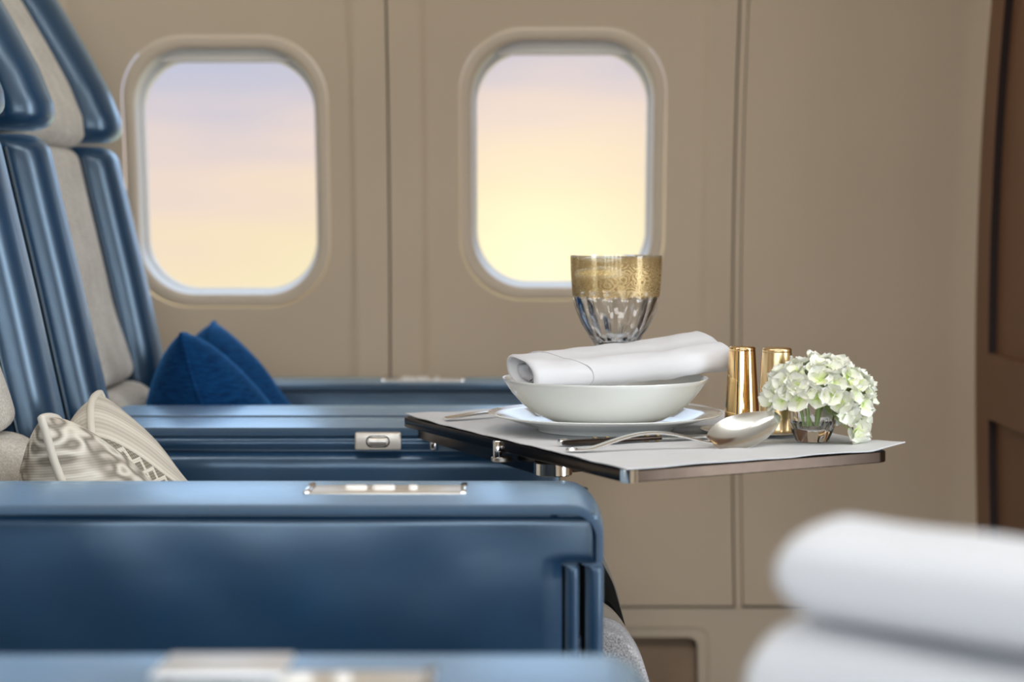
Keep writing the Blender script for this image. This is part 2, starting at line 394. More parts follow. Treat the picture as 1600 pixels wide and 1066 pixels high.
# ------------------------------------------------------------------ the cabin shell
Z0 = 0.72
def yw(z):
    d = z - Z0
    return 3.22 - (0.36 if d > 0 else 0.25) * d * d
def wpx(u, v):
    """point of the curved side wall seen at pixel (u, v)"""
    y = 3.2
    for _ in range(12):
        p = px(u, v, y); y = yw(p.z)
    return p
BAYS = [(-0.685, -0.243), (-0.140, 0.303)]
def wall_y(x, z):
    y = yw(z)
    k = smooth01(0.36, 0.52, z)
    for a, b in BAYS:
        if a < x < b:
            t = (x - (a + b) / 2) / ((b - a) / 2)
            e = min(1, (1 - abs(t)) / 0.035)
            y += k * (0.006 * smooth01(0, 1, e) + 0.016 * (1 - t * t))
    return y
def rrect(hw, hh, r, n=96, rt=None):
    """rounded rectangle outline sampled by angle-like parameter; (x, z) list; optional other radius on top"""
    pts = []
    per = n // 4
    for q in range(4):
        rad = (rt if rt is not None and q in (0, 1) else r)
        cx, cz = [(1, 1), (-1, 1), (-1, -1), (1, -1)][q]
        for i in range(per):
            a = q * pi / 2 + (pi / 2) * i / (per - 1)
            # corner arc with blend along sides
            pts.append((cx * (hw - rad) + rad * cos(a), cz * (hh - rad) + rad * sin(a)))
    return pts
def ring_resample(pts, n):
    """resample closed polyline evenly"""
    P = [Vector((p[0], p[1])) for p in pts]; P.append(P[0])
    L = [0]
    for a, b in zip(P, P[1:]): L.append(L[-1] + (b - a).length)
    out = []; j = 0
    for i in range(n):
        s = L[-1] * i / n
        while L[j + 1] < s: j += 1
        k = (s - L[j]) / max(1e-9, L[j + 1] - L[j]); p = P[j].lerp(P[j + 1], k); out.append((p.x, p.y))
    return out

def rect_hit(cx, cz, ang, x0, x1, z0, z1):
    dx, dz = cos(ang), sin(ang); t = 1e9
    if dx > 1e-9: t = min(t, (x1 - cx) / dx)
    if dx < -1e-9: t = min(t, (x0 - cx) / dx)
    if dz > 1e-9: t = min(t, (z1 - cz) / dz)
    if dz < -1e-9: t = min(t, (z0 - cz) / dz)
    return cx + dx * t, cz + dz * t

def holed_panel(name, mat, parent, x0, x1, z0, z1, cx, cz, hole, yfun, rings=26):
    """wall panel with an opening; 'hole' is a list of (x, z) offsets about (cx, cz)"""
    angs = [atan2(h[1], h[0]) for h in hole]
    # make sure the rectangle's corners are hit
    corners = [atan2(zc - cz, xc - cx) for xc in (x0, x1) for zc in (z0, z1)]
    idx = {}
    for c in corners:
        j = min(range(len(angs)), key=lambda i: abs((angs[i] - c + pi) % (2 * pi) - pi)); idx[j] = c
    R = [[] for _ in range(rings + 1)]
    for j, h in enumerate(hole):
        a = idx.get(j, angs[j]); ox, oz = rect_hit(cx, cz, a, x0, x1, z0, z1)
        ix, iz = cx + h[0], cz + h[1]
        for k in range(rings + 1):
            t = (k / rings)
            x, z = ix + (ox - ix) * t, iz + (oz - iz) * t
            R[k].append(Vector((x, yfun(x, z), z)))
    # fold the rim of the panel back into the seam
    R.append([Vector((p.x, p.y + 0.012, p.z)) for p in R[-1]])
    mb = MB().rings(R, False, False)
    return mb.build(name, mat, parent, sharp=50)

def grid_panel(name, mat, parent, x0, x1, z0, z1, yfun, nx=30, nz=40):
    R = []
    for i in range(nz + 1):
        z = z0 + (z1 - z0) * i / nz
        row = [Vector((x0 + (x1 - x0) * j / nx, yfun(x0 + (x1 - x0) * j / nx, z), z)) for j in range(nx + 1)]
        row = [Vector((row[0].x, row[0].y + .012, row[0].z))] + row + [Vector((row[-1].x, row[-1].y + .012, row[-1].z))]
        R.append(row)
    R = [[Vector((p.x, p.y + .012, p.z)) for p in R[0]]] + R + [[Vector((p.x, p.y + .012, p.z)) for p in R[-1]]]
    return MB().rings(R, False, False, closed=False).build(name, mat, parent, sharp=50)

wall = empty('wall_far', (0, 3.25, 0)); tag(wall, 'curved taupe cabin side wall with dished window bays', kind='structure')
ZS = wpx(1060, 947).z          # horizontal seam height
ZT = 1.45
G = 0.0016
xa, xb, xc = wpx(608, 300).x, wpx(1147, 300).x, wpx(1160, 300).x
w1 = wpx(353, 270); w2 = wpx(879, 258.5); w0x = w1.x - 0.522
BAYS.append((w0x - .221, w0x + .221))
HOLE = ring_resample(rrect(.160, .2105, .098, 128), 128)
holed_panel('sidewall_panel', M['wall'], wall, w0x - 0.262, w0x + 0.262 - G, ZS, ZT, w0x, w1.z, HOLE, wall_y)
holed_panel('sidewall_panel', M['wall'], wall, w0x + 0.262 + G, xa - G, ZS, ZT, w1.x, w1.z, HOLE, wall_y)
holed_panel('sidewall_panel', M['wall'], wall, xa + G, xb - G, ZS, ZT, w2.x, w2.z, HOLE, wall_y)
grid_panel('joint_strip', M['wall'], wall, xb + G, xc - G / 2, ZS - .004, ZT, lambda x, z: yw(z) + .001, 3)
BX = 0.722
grid_panel('sidewall_panel', M['wall'], wall, xc + G / 2, BX, ZS + .001, ZT, lambda x, z: yw(z) - .001 - .02 * smooth01(BX - .05, BX + .02, x) ** 2)
# lower panel with the vent recess
vt = wpx(1090, 997); vx0, vx1, vz1 = vt.x - 0.34, vt.x, vt.z
vcx, vcz, vhw, vhh = (vx0 + vx1) / 2, vz1 - 0.075, (vx1 - vx0) / 2, 0.075
VH = ring_resample(rrect(vhw, vhh, .012, 64), 96)
lowy = lambda x, z: yw(z) + .004
holed_panel('lower_panel', M['wall_low'], wall, w0x - 0.262, BX, 0.0, ZS - .004, vcx, vcz, VH, lowy, 14)
def outline(hw, hh, r, n=96): return ring_resample(rrect(hw, hh, r, 64), n)
vent = empty('return_air_vent', (vcx, yw(vcz), vcz - vhh), wall)
R = []
for d, dy in ((0, .004), (0, .006), (-.001, .030)):
    R.append([Vector((vcx + x, yw(vcz + z) + dy, vcz + z)) for x, z in outline(vhw + d, vhh + d, .012)])
MB().rings(R, False, False).build('recess', M['beige_trim'], vent)
MB().rings([[Vector((vcx + x, yw(vcz + z) + .028, vcz + z)) for x, z in outline(vhw, vhh, .012)], [Vector((vcx + x * .9, yw(vcz + z) + .028, vcz + z * .9)) for x, z in outline(vhw, vhh, .012)]], False, True).build('back_plate', M['vent'], vent)
R = []
for d, dy in ((.014, .0045), (.015, .0015), (.018, .0015), (.019, .0045)):
    R.append([Vector((vcx + x, yw(vcz + z) + dy, vcz + z)) for x, z in outline(vhw + d, vhh + d, .016)])
MB().rings(R, False, False).build('surround_bead', M['wall_low'], vent)
# dark rubber backing behind the joints
grid_panel('seam_backing', M['seam'], wall, xa - .02, xa + .02, ZS, ZT, lambda x, z: yw(z) + .010, 1)
grid_panel('seam_backing', M['seam'], wall, xb - .02, xc + .02, ZS, ZT, lambda x, z: yw(z) + .008, 1)
grid_panel('seam_backing', M['seam'], wall, -1.6, BX, ZS - .02, ZS + .02, lambda x, z: yw(z) + .010, 1, 2)
# upper wall up to the ceiling
grid_panel('upper_panel', M['wall'], wall, -1.65, BX + .03, ZT + .003, 2.0, lambda x, z: yw(ZT) - (z - ZT) * .75, 6, 6)
grid_panel('aft_panel', M['wall'], wall, -1.65, w0x - .262, 0, ZT + .003, lambda x, z: yw(z), 4, 12)

def build_window(n, c):
    """lip, funnel-shaped reveal, half-drawn shade and pane of one cabin window"""
    w = empty('window_%d' % n, (c.x, 3.24, c.z - .21)); tag(w, kind='structure')
    def sec(hw, hh, r, dy, cz=0, rt=None, follow=True):
        return [Vector((c.x + x, (wall_y(c.x + x, c.z + z) if follow else yw(c.z) + .010) + dy, c.z + cz + z)) for x, z in ring_resample(rrect(hw, hh, r, 128, rt), 128)]
    R = [sec(.160, .2105, .098, .012), sec(.1585, .209, .097, .012), sec(.1580, .2085, .097, .001), sec(.1570, .2075, .096, -.0008), sec(.155, .2055, .094, -.0014), sec(.148, .198, .089, -.0018), sec(.1435, .1925, .086, -.0012), sec(.141, .190, .085, .004)]
    MB().rings(R, False, False).build('window_frame', M['win_plastic'], w, sharp=60)
    R = [sec(.141, .190, .085, .004), sec(.1395, .1885, .084, .018), sec(.138, .186, .083, .034), sec(.1375, .184, .083, .040), sec(.1345, .1805, .080, .042, -.002), sec(.1335, .1790, .080, .062, -.003), sec(.150, .200, .08, .066)]
    MB().rings(R, False, False).build('reveal', M['reveal'], w, sharp=45)
    # shade drawn a little way down: curved slab with a pull lip, below the head of the opening
    zb = c.z + .170
    y0 = yw(c.z + .17) + .040
    MB().box((c.x - .1345, y0, zb), (c.x + .1345, y0 + .004, c.z + .215), .0015, 2).box((c.x - .118, y0 - .006, zb), (c.x + .118, y0 + .003, zb + .007), .0025, 3).build('window_shade', M['shade'], w)
    slope = (yw(c.z + .1) - yw(c.z - .1)) / .2
    P = [Vector((c.x + x, yw(c.z) + .064 + slope * z, c.z + z)) for x, z in ring_resample(rrect(.146, .194, .085, 128), 128)]
    P2 = [p + Vector((0, .004, 0)) for p in P]
    MB().rings([P, P2], True, True).build('pane', M['pane'], w, smooth=False)
    return w
build_window(1, w1); build_window(2, w2); build_window(3, Vector((w0x, w1.y, w1.z)))

# floor, ceiling, opposite side and ends of the cabin
tag(MB().box((-1.7, -.48, -.03), (2.2, 3.3, 0)).build('floor', M['floor'], smooth=False), kind='structure')
tag(MB().box((-1.7, -.48, 2.06), (2.2, 2.75, 2.10)).build('ceiling', M['ceiling'], smooth=False), kind='structure')
tag(MB().box((-1.74, -.48, 0), (-1.70, 3.3, 2.06)).build('wall_aft', M['wall'], smooth=False), kind='structure')
tag(MB().box((2.2, -.48, 0), (2.24, .60, 2.06)).box((2.2, 1.40, 0), (2.24, 3.3, 2.06)).box((2.2, .60, 1.95), (2.24, 1.40, 2.06)).box((2.2, .60, 0), (2.24, 1.40, .15)).build('wall_forward', M['wall'], smooth=False), kind='structure')
tag(MB().box((-1.7, 2.55, 2.0), (2.2, 3.3, 2.06)).build('trim_1', M['ceiling'], smooth=False), kind='structure')
tag(MB().box((BX + .045, 3.21, 0), (2.2, 3.25, 2.06)).build('wall_galley', M['wall'], smooth=False), kind='structure')
mb = MB()
mb.box((-1.7, -.44, 0), (2.2, -.40, .78)).box((-1.7, -.44, 1.18), (2.2, -.40, 2.06))
xs = [-1.7] + [v for x in NEARWIN for v in (x - .15, x + .15)] + [2.2]
for a, b in zip(xs[0::2], xs[1::2]): mb.box((a, -.44, .78), (b, -.40, 1.18))
tag(mb.build('wall_near', M['wall'], smooth=False), kind='structure')
for x, y in CEIL_LIGHTS:
    l = empty('ceiling_light', (x, y, 2.05)); tag(l, kind='structure')
    MB().box((x - .48, y - .18, 2.05), (x + .48, y + .18, 2.066), .004).build('light_housing', M['ceiling'], l)
    MB().box((x - .45, y - .15, 2.047), (x + .45, y + .15, 2.052)).build('light_diffuser', M['lamp'], l)

# ------------------------------------------------------------------ brown bulkhead with framed panels
bk = empty('wall_bulkhead', (BX + .02, 2.75, 0)); tag(bk, 'dark brown framed bulkhead beside the side wall', kind='structure')
YB0 = 2.30
def prof_strip(name, x0, x1, ya, yb, z0, z1, n=24, r=.002):
    """board on the bulkhead between depths ya(z)..yb(z)"""
    R = []
    for i in range(n + 1):
        z = z0 + (z1 - z0) * i / n
        R.append([Vector((x0, ya(z), z)), Vector((x0, yb(z), z)), Vector((x1, yb(z), z)), Vector((x1, ya(z), z))])
    return MB().rings(R, True, True).build(name, M['brown'], bk, smooth=False)
edge_y = lambda z: yw(z) + .004
stile_y = lambda z: yw(z) - .100
zr_hi = px(1545, 553, 3.11).z; zr_lo = px(1545, 655, 3.11).z
prof_strip('stile', BX, BX + .03, stile_y, edge_y, 0, 2.0)
prof_strip('rail', BX, BX + .03, lambda z: YB0, stile_y, zr_lo, zr_hi, 4)
prof_strip('rail', BX, BX + .03, lambda z: YB0, stile_y, 0, .16, 4)
prof_strip('rail', BX, BX + .03, lambda z: YB0, stile_y, 1.75, 2.0, 4)
prof_strip('recessed_panel', BX + .0125, BX + .03, lambda z: YB0 + .01, lambda z: stile_y(z), zr_hi, 1.75)
prof_strip('recessed_panel', BX + .0125, BX + .03, lambda z: YB0 + .01, lambda z: stile_y(z), .16, zr_lo)
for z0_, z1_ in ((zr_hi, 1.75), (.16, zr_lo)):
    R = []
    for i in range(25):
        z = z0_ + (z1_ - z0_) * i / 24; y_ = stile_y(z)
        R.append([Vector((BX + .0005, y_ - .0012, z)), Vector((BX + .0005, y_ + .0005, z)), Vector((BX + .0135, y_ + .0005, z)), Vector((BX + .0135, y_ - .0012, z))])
    MB().rings(R).build('recess_shade_strip', M['recess_shade'], bk, smooth=False)  # added strip: shaded side of the recess put into a dark colour
MB().box((BX, YB0 - .06, 0), (BX + .03, YB0, 2.0), .004).build('stile', M['brown'], bk)

# ------------------------------------------------------------------ seats
ZA = 0.62          # armrest height
def bolster_front(z):
    return interp([(.40, -.462), (.62, -.500), (.70, -.517), (.776, -.533), (.869, -.554), (.958, -.574), (1.0, -.585)], z)
def wing_front(z):
    return interp([(.95, -.572), (.975, -.564), (1.0, -.566), (1.046, -.584), (1.10, -.613), (1.167, -.652), (1.26, -.715)], z)
def upright_roll(name, mat, parent, xf, z0, z1, y0, y1, depth, rx, ry, rtop=.02, rbot=.02, n=26, front_round=2.4, side_bias=0.0):
    """padded upright roll: front at xf(z), rounded plan section, ends rounded off"""
    R = []
    K = 36
    yc, hw = (y0 + y1) / 2, (y1 - y0) / 2
    zs = []
    for i in range(7): a = (pi / 2) * i / 6; zs.append((z0 + rbot * (1 - sin(a)) if False else z0 + rbot * (1 - cos(a)), rbot * (1 - sin(a))))
    for i in range(1, n): zs.append((z0 + rbot + (z1 - rtop - z0 - rbot) * i / n, 0))
    for i in range(7): a = (pi / 2) * i / 6; zs.append((z1 - rtop + rtop * sin(a), rtop * (1 - cos(a))))
    for z, ins in zs:
        x1 = xf(z) - ins; xm = x1 - depth; h = max(hw - ins * .8, hw * .2); ring = []
        if rx:
            rf = min(rx, h * .98, depth * .48)
            for (cx_, cy_, a0_, r_) in ((x1 - rf, yc + h - rf, 0, rf), (x1 - depth + .01, yc + h - .01, pi / 2, .01), (x1 - depth + .01, yc - h + .01, pi, .01), (x1 - rf, yc - h + rf, 1.5 * pi, rf)):
                for k in range(13):
                    a = a0_ + pi / 2 * k / 12; ring.append(Vector((cx_ + r_ * cos(a), cy_ + r_ * sin(a), z)))
        else:
          for k in range(K):
            a = 2 * pi * k / K; ca, sa = cos(a), sin(a)
            e = 2 / front_round
            cx_ = math.copysign(abs(ca) ** e, ca); sy = math.copysign(abs(sa) ** e, sa)
            ring.append(Vector((x1 - depth / 2 + depth / 2 * cx_, yc + h * sy, z)))
        R.append(ring)
    return MB().rings(R, True, True).build(name, mat, parent, sharp=70)

def piping_line(name, parent, pts, r=.0022, mat=None):
    return MB().tube(pts, r, 8).build(name, mat or M['piping'], parent)

def make_seat(name, y0, y1, p0, p1, label):
    """y0..y1 width of the back, p0..p1 width of the seat pan between the arms"""
    s = empty(name, (-.25, (y0 + y1) / 2, 0)); tag(s, label, 'seat', 'cabin seats')
    bw = .098
    for (a, b) in ((y0, y0 + bw), (y1 - bw, y1)):
        bo = upright_roll('backrest_bolster', M['leather'], s, bolster_front, .60, .962, a, b, .17, .040, 0, .022, .02, 26, 3.0)
        pts = [Vector((bolster_front(z) - .041, a + .0004, z)) for z in [.61 + .335 * i / 24 for i in range(25)]]
        piping_line('piping', bo, pts, .0028)
        wg = upright_roll('headrest_wing', M['leather'], s, wing_front, .967, 1.30, a - .004, b + .002, .17, .044, 0, .05, .022, 22, 2.8)
        pts = [Vector((wing_front(z) - .048, a - .0015, z)) for z in [.985 + .27 * i / 20 for i in range(21)]]
        pts = [Vector((pts[0].x - .10, a - .0015, .979)), Vector((pts[0].x - .02, a - .0015, .977))] + pts
        piping_line('piping', wg, pts, .0026)
    cf = lambda z: bolster_front(z) - .034 + .010 * smooth01(.75, .64, z)
    upright_roll('back_cushion', M['beige_fabric'], s, cf, .632, .957, y0 + bw - .004, y1 - bw + .004, .13, 0, 0, .016, .022, 22, 5)
    hf = lambda z: wing_front(z) - .032
    upright_roll('headrest_cushion', M['beige_fabric'], s, hf, .957, 1.30, y0 + bw - .002, y1 - bw + .002, .14, 0, 0, .04, .018, 22, 5)
    lf = lambda z: -.500 + (.62 - z) * .1
    upright_roll('lumbar_cushion', M['beige_fabric'], s, lf, .45, .630, max(p0, y0 + bw) + .002, min(p1, y1 - bw) - .002, .12, 0, 0, .03, .02, 10, 4)
    MB().prism([(-.78, .35), (-.63, .35), (-.70, .95), (-.86, 1.28), (-.93, 1.28), (-.84, .95)], y0 + .012, y1 - .012, .012).build('back_shell', M['leather_dark'], s)
    MB().box((-.60, p0 + .004, .345), (.088, p1 - .004, .455), .03, 4).build('seat_cushion', M['grey_fabric'], s)
    MB().box((-.60, p0 + .004, .12), (.06, p1 - .004, .345), .01).build('seat_base', M['leather_dark'], s)
    for yy in (p0 + .08, p1 - .12):
        MB().box((-.55, yy, 0), (-.02, yy + .04, .125), .006).build('seat_track_leg', M['satin'], s)
    return s

seat_w = make_seat('cabin_seat', 2.500, 3.040, 2.637, 3.028, 'navy leather and beige cabin seat nearest the window wall')
seat_a = make_seat('cabin_seat', 1.790, 2.345, 1.876, 2.328, 'navy leather and beige cabin seat with the patterned cream cushion')
seat_n = make_seat('cabin_seat', .430, .985, .500, .944, 'navy cabin seat nearest the camera, only its blurred arm in view')

# front leg rest of the aisle seat: speckled pad, taupe trim, black gap, taupe shell
def curve_body(name, mat, parent, top, y0, y1, thick=None, zb=.20, r=.0):
    if thick is None: poly = [(top[0][0] - .03, top[0][1])] + top + [(top[-1][0], zb), (top[0][0] - .03, zb)]
    else:
        inner = []
        for i, (x, z) in enumerate(top):
            a = top[max(0, i - 1)]; b = top[min(len(top) - 1, i + 1)]
            tx, tz = b[0] - a[0], b[1] - a[1]; L = sqrt(tx * tx + tz * tz)
            inner.append((x - (-tz / L) * thick, z - (tx / L) * thick))
        poly = top + inner[::-1]
    return MB().prism(poly, y0, y1, r).build(name, mat, parent, sharp=30)
def pxc(lst, d): return [(px(u, v, d).x, px(u, v, d).z) for u, v in lst]
def bez(pts, n=14):
    out = []
    P = [Vector(p) for p in pts]
    P = [P[0] * 2 - P[1]] + P + [P[-1] * 2 - P[-2]]
    for i in range(1, len(P) - 2):
        for k in range(n):
            t = k / n; a, b, c, d = P[i - 1:i + 3]
            q = .5 * (2 * b + (c - a) * t + (2 * a - 5 * b + 4 * c - d) * t * t + (3 * b - a - 3 * c + d) * t ** 3); out.append(tuple(q))
    out.append(tuple(P[-2])); return out
lr = empty('leg_rest', (.09, 2.1, .2), seat_a)
curve_body('pad', M['grey_fabric'], lr, bez(pxc([(930, 974), (950, 977), (972, 987), (992, 1010), (1006, 1038), (1016, 1075), (1020, 1110)], 1.93)), 1.90, 1.972, zb=.30, r=.006)
curve_body('trim', M['beige_trim'], lr, bez(pxc([(925, 938), (945, 946), (962, 960), (978, 982), (990, 1006), (998, 1040)], 1.99)), 1.975, 2.0, zb=.30)
curve_body('gap', M['black'], lr, bez(pxc([(925, 912), (948, 925), (962, 945), (975, 972), (984, 1005)], 2.06)), 2.002, 2.262, zb=.30)
curve_body('outer_shell', M['beige_trim'], lr, bez(pxc([(925, 850), (942, 868), (958, 905), (968, 940), (975, 975), (980, 1005)], 2.28)), 2.264, 2.300, zb=.30)

# ------------------------------------------------------------------ armrests
def control_panel(parent, x0, x1, y0, y1, z, lid=False):
    p = parent
    MB().box((x0, y0, z - .004), (x1, y1, z + .0006), .0005, 2).build('control_panel', M['plate_metal'], p)
    yc = (y0 + y1) / 2; w = x1 - x0
    MB().box((x0 - .003, y0 - .004, z - .004), (x0 + .003, y1 + .003, z + .0030), .0015, 3).build('panel_end_clip', M['chrome'], p)
    MB().box((x1 - .003, y0 - .004, z - .004), (x1 + .003, y1 + .003, z + .0030), .0015, 3).build('panel_end_clip', M['chrome'], p)
    MB().box((x0, y0 - .004, z - .004), (x1, y0 - .0005, z + .0014), .0008, 2).build('panel_rim', M['plate_metal'], p)
    def pill(cx, L, name):
        pts = []
        for k in range(24):
            a = 2 * pi * k / 24
            pts.append(Vector((cx + (L / 2 - .0035) * (1 if cos(a) > 0 else -1) + .0035 * cos(a), yc + .0065 * sin(a), z)))
        top = [Vector((v.x, v.y, z + .0030)) for v in pts]
        tin = [Vector((cx + (v.x - cx) * .93, yc + (v.y - yc) * .85, z + .0040)) for v in pts]
        MB().rings([pts, top, tin], False, True).build(name, M['button'], p)
    if not lid: pill(x0 + w * .30, .020, 'rocker_button')
    pill(x0 + w * .48, .020, 'rocker_button'); pill(x0 + w * .67, .0085, 'round_button')
    if lid:
        mbl = MB().box((x0 - .004, y0 - .002, z + .0040), (x0 + w * .46, y1 + .012, z + .0075), .0015, 2)
        for v in mbl.v: v.z += .0035 * (y1 + .012 - v.y) / (y1 - y0 + .014)
        mbl.build('panel_lid', M['lid'], p)

def pad_strip(name, parent, x0, x1, y0, y1, ztop, th, zend, rc, mat=None, crown=.004, K=22):
    """leather cap that runs along the arm top and turns down over its front end"""
    path = []                                   # (x, z, nx, nz) outer line
    nseg = 30
    for i in range(nseg): path.append((x0 + (x1 - rc - x0) * i / nseg, ztop, 0, 1))
    for i in range(11):
        a = (pi / 2) * i / 10; path.append((x1 - rc + rc * sin(a), ztop - rc + rc * cos(a), sin(a), cos(a)))
    for i in range(1, 8): path.append((x1, ztop - rc + (zend - ztop + rc) * i / 7, 1, 0))
    yc, hw = (y0 + y1) / 2, (y1 - y0) / 2
    R = []
    for (x, z, nx, nz) in path:
        ring = []
        for k in range(K):
            t = k / (K - 1); yy = -1 + 2 * t
            e = 1 - min(1, (1 - abs(yy)) / .13); drop = (1 - sqrt(max(0, 1 - e * e))) * (th * .95)
            h = crown * (1 - yy * yy) - drop
            ring.append(Vector((x + nx * h, yc + hw * yy, z + nz * h)))
        for k in range(K):
            t = 1 - k / (K - 1); yy = (-1 + 2 * t) * .985
            ring.append(Vector((x - nx * th, yc + hw * yy, z - nz * th)))
        R.append(ring)
    return MB().rings(R, True, True).build(name, mat or M['leather'], parent, sharp=60)

def soft_panel(name, parent, x0, x1, z0, z1, y, depth, bulge=.006, mat=None, rc=.02, nx=40, nz=16, notch=None):
    """slightly padded leather face seen from the front (normal towards -y)"""
    R = []
    for i in range(nz + 1):
        z = z0 + (z1 - z0) * i / nz; row = []
        for j in range(nx + 1):
            x = x0 + (x1 - x0) * j / nx
            ex = min(1, min(x - x0, x1 - x) / rc); ez = min(1, min(z - z0, z1 - z) / rc)
            f_ = sqrt(max(0, 1 - (1 - ex) ** 2)) * sqrt(max(0, 1 - (1 - ez) ** 2))
            row.append(Vector((x, y - bulge * f_ - .0012 * noise.noise(Vector((x * 16, z * 20, y))), z)))
        R.append(row)
    b = MB().rings(R, False, False, closed=False)
    n = len(b.v); lo = [0, nx, (nx + 1) * (nz + 1) - 1, (nx + 1) * nz]
    # sides going back
    per = [j for j in range(nx + 1)] + [(i * (nx + 1) + nx) for i in range(1, nz + 1)] + [nz * (nx + 1) + j for j in range(nx - 1, -1, -1)] + [i * (nx + 1) for i in range(nz - 1, 0, -1)]
    back = [Vector((b.v[i].x, y + depth, b.v[i].z)) for i in per]
    m_ = len(per); b.v += back
    for k in range(m_): b.f.append([per[k], per[(k + 1) % m_], n + (k + 1) % m_, n + k])
    b.f.append([n + k for k in range(m_)])
    return b.build(name, mat or M['leather'], parent, sharp=60)

def notched_panel(name, parent, x0, x1, z0, z1, nxv, nzv, y, depth, bulge, rc):
    """padded face with its lower front corner cut out (x > nxv and z < nzv)"""
    def cuts(a, b, c, n1, n2): return [a + (c - a) * i / n1 for i in range(n1)] + [c + (b - c) * i / n2 for i in range(n2 + 1)]
    X = cuts(x0, x1, nxv, 60, 12); Z = cuts(z0, z1, nzv, 30, 18)
    idx = {}; mb = MB()
    for i, z in enumerate(Z):
        for j, x in enumerate(X):
            if x > nxv + 1e-9 and z < nzv - 1e-9: continue
            d = [x - x0, z - z0, z1 - z, x1 - x]
            if x <= nxv and z <= nzv: d.append(max(nxv - x, nzv - z) if (nxv - x) < rc * 2 and (nzv - z) < rc * 2 and False else nxv - x)
            if x > nxv: d.append(z - nzv)
            if x <= nxv and z > nzv: d.append(sqrt((nxv - x) ** 2 + (z - nzv) ** 2))
            e = 1 - min(1, max(0, min(d)) / rc); f_ = sqrt(max(0, 1 - e * e))
            idx[i, j] = len(mb.v)
            mb.v.append(Vector((x, y + .0045 * max(0, (z - .49) / (z1 - .49)) ** 2.5 - bulge * f_ - .0016 * noise.noise(Vector((x * 14, z * 18, y))) * f_, z)))
    for i in range(len(Z) - 1):
        for j in range(len(X) - 1):
            q = [(i, j), (i, j + 1), (i + 1, j + 1), (i + 1, j)]
            if all(k in idx for k in q): mb.f.append([idx[k] for k in q])
    return mb.build(name, M['leather'], parent, sharp=80)

def aisle_armrest(seat, y0, y1, lid=False, z=ZA):
    a = empty('armrest', (-.2, (y0 + y1) / 2, 0), seat)
    XE = .075; X0 = -.49
    MB().box((X0, y0 + .006, .12), (.040, y1 - .004, z - .005), .002).build('arm_core', M['leather_dark'], a)
    MB().box((.03, y0 + .006, z - .047), (XE - .006, y1 - .006, z - .005), .002).build('nose_core', M['leather_dark'], a)
    notched_panel('side_panel', a, X0, XE - .0045, .14, z - .0062, .0415, z - .046, y0 + .003, .01, .004, .008)
    pad_strip('arm_pad', a, X0, XE, y0 - .002, y1, z, .0050, z - .046, .026)
    upright_roll('front_roll', M['leather'], a, lambda q: .0565, z - .150, z - .0485, y0 + .001, y0 + .05, .0125, 0, 0, .004, .008, 10, 3)
    upright_roll('front_roll', M['leather'], a, lambda q: .0768, .14, z - .0485, y0 + .001, y0 + .05, .0155, 0, 0, .004, .004, 10, 3)
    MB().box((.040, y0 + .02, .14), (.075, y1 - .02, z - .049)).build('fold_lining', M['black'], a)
    upright_roll('toggle', M['leather_dark'], a, lambda q: .0575, z - .19, z - .108, y0 + .004, y0 + .02, .006, 0, 0, .003, .003, 6, 2.4)
    control_panel(a, -.176, -.042, (y0 + y1) / 2 - .026, (y0 + y1) / 2 + .026, z + .0034, lid)
    MB().box((-.47, y0 + .03, 0), (-.0, y1 - .03, .125), .005).build('floor_mount', M['satin'], a)
    return a
aisle_armrest(seat_a, 1.692, 1.874)
aisle_armrest(seat_n, .946, 1.128, lid=True)

# middle console between the two seats: twin pads, tray band with release latch
con = empty('seat_console', (-.2, 2.48, 0)); tag(con, 'navy console between the two seats, with latch plate, holding the tray', 'console')
XE = .052
MB().box((-.49, 2.345, .10), (XE - .006, 2.630, ZA - .012), .005).build('console_core', M['leather_dark'], con)
pad_strip('arm_pad', con, -.49, XE, 2.330, 2.4745, ZA, .0075, ZA - .012, .010, crown=.002)
pad_strip('arm_pad', con, -.49, XE, 2.4775, 2.635, ZA, .0075, ZA - .012, .010, crown=.002)
zb0 = px(600, 704, 2.33).z
xbe = px(684, 690, 2.33).x
# upper band is split round the latch plate
lx0, lx1 = px(555, 690, 2.33).x, px(627, 690, 2.33).x
zl0, zl1 = px(590, 703.5, 2.325).z, px(590, 676, 2.325).z
soft_panel('tray_band', con, -.49, xbe, zb0, ZA - .009, 2.334, .02, .005, rc=.010, nz=10)
soft_panel('side_panel', con, -.49, XE, .40, zb0 - .0025, 2.336, .02, .006, rc=.012, nz=20)
MB().box((XE - .010, 2.338, .40), (XE + .003, 2.632, ZA - .014), .004).build('end_panel', M['leather_dark'], con)
lp = MB().box((lx0, 2.3225, zl0), (lx1, 2.334, zl1), .0022, 3).build('latch_plate', M['plate_metal'], con)
zc = (zl0 + zl1) / 2; xcn = (lx0 + lx1) / 2
ringp = ring_resample(rrect(.0135, .0068, .0066, 64), 48)
MB().rings([[Vector((xcn + x, 2.3221, zc + z)) for x, z in ringp], [Vector((xcn + x * .93, 2.3215, zc + z * .9)) for x, z in ringp], [Vector((xcn + x * .9, 2.3226, zc + z * .84)) for x, z in ringp]], False, True).build('latch_bezel', M['black'], lp)
R = []
for i in range(13):
    a = -pi / 2 + pi * i / 12; R.append([Vector((xcn + x * .72, 2.3225 - .0035 * cos(a), zc + .0048 * sin(a))) for x in [(-.0135 + .027 * k / 20) for k in range(21)]])
MB().rings(R, False, False, closed=False).build('latch_thumbwheel', M['satin'], lp)
MB().box((px(672, 690, 2.33).x, 2.318, px(675, 703, 2.33).z), (px(682, 690, 2.33).x, 2.334, px(675, 684, 2.33).z), .0025, 3).build('hinge_plate', M['chrome'], con)
MB().box((-.45, 2.40, 0), (-.02, 2.58, .105), .005).build('floor_mount', M['satin'], con)

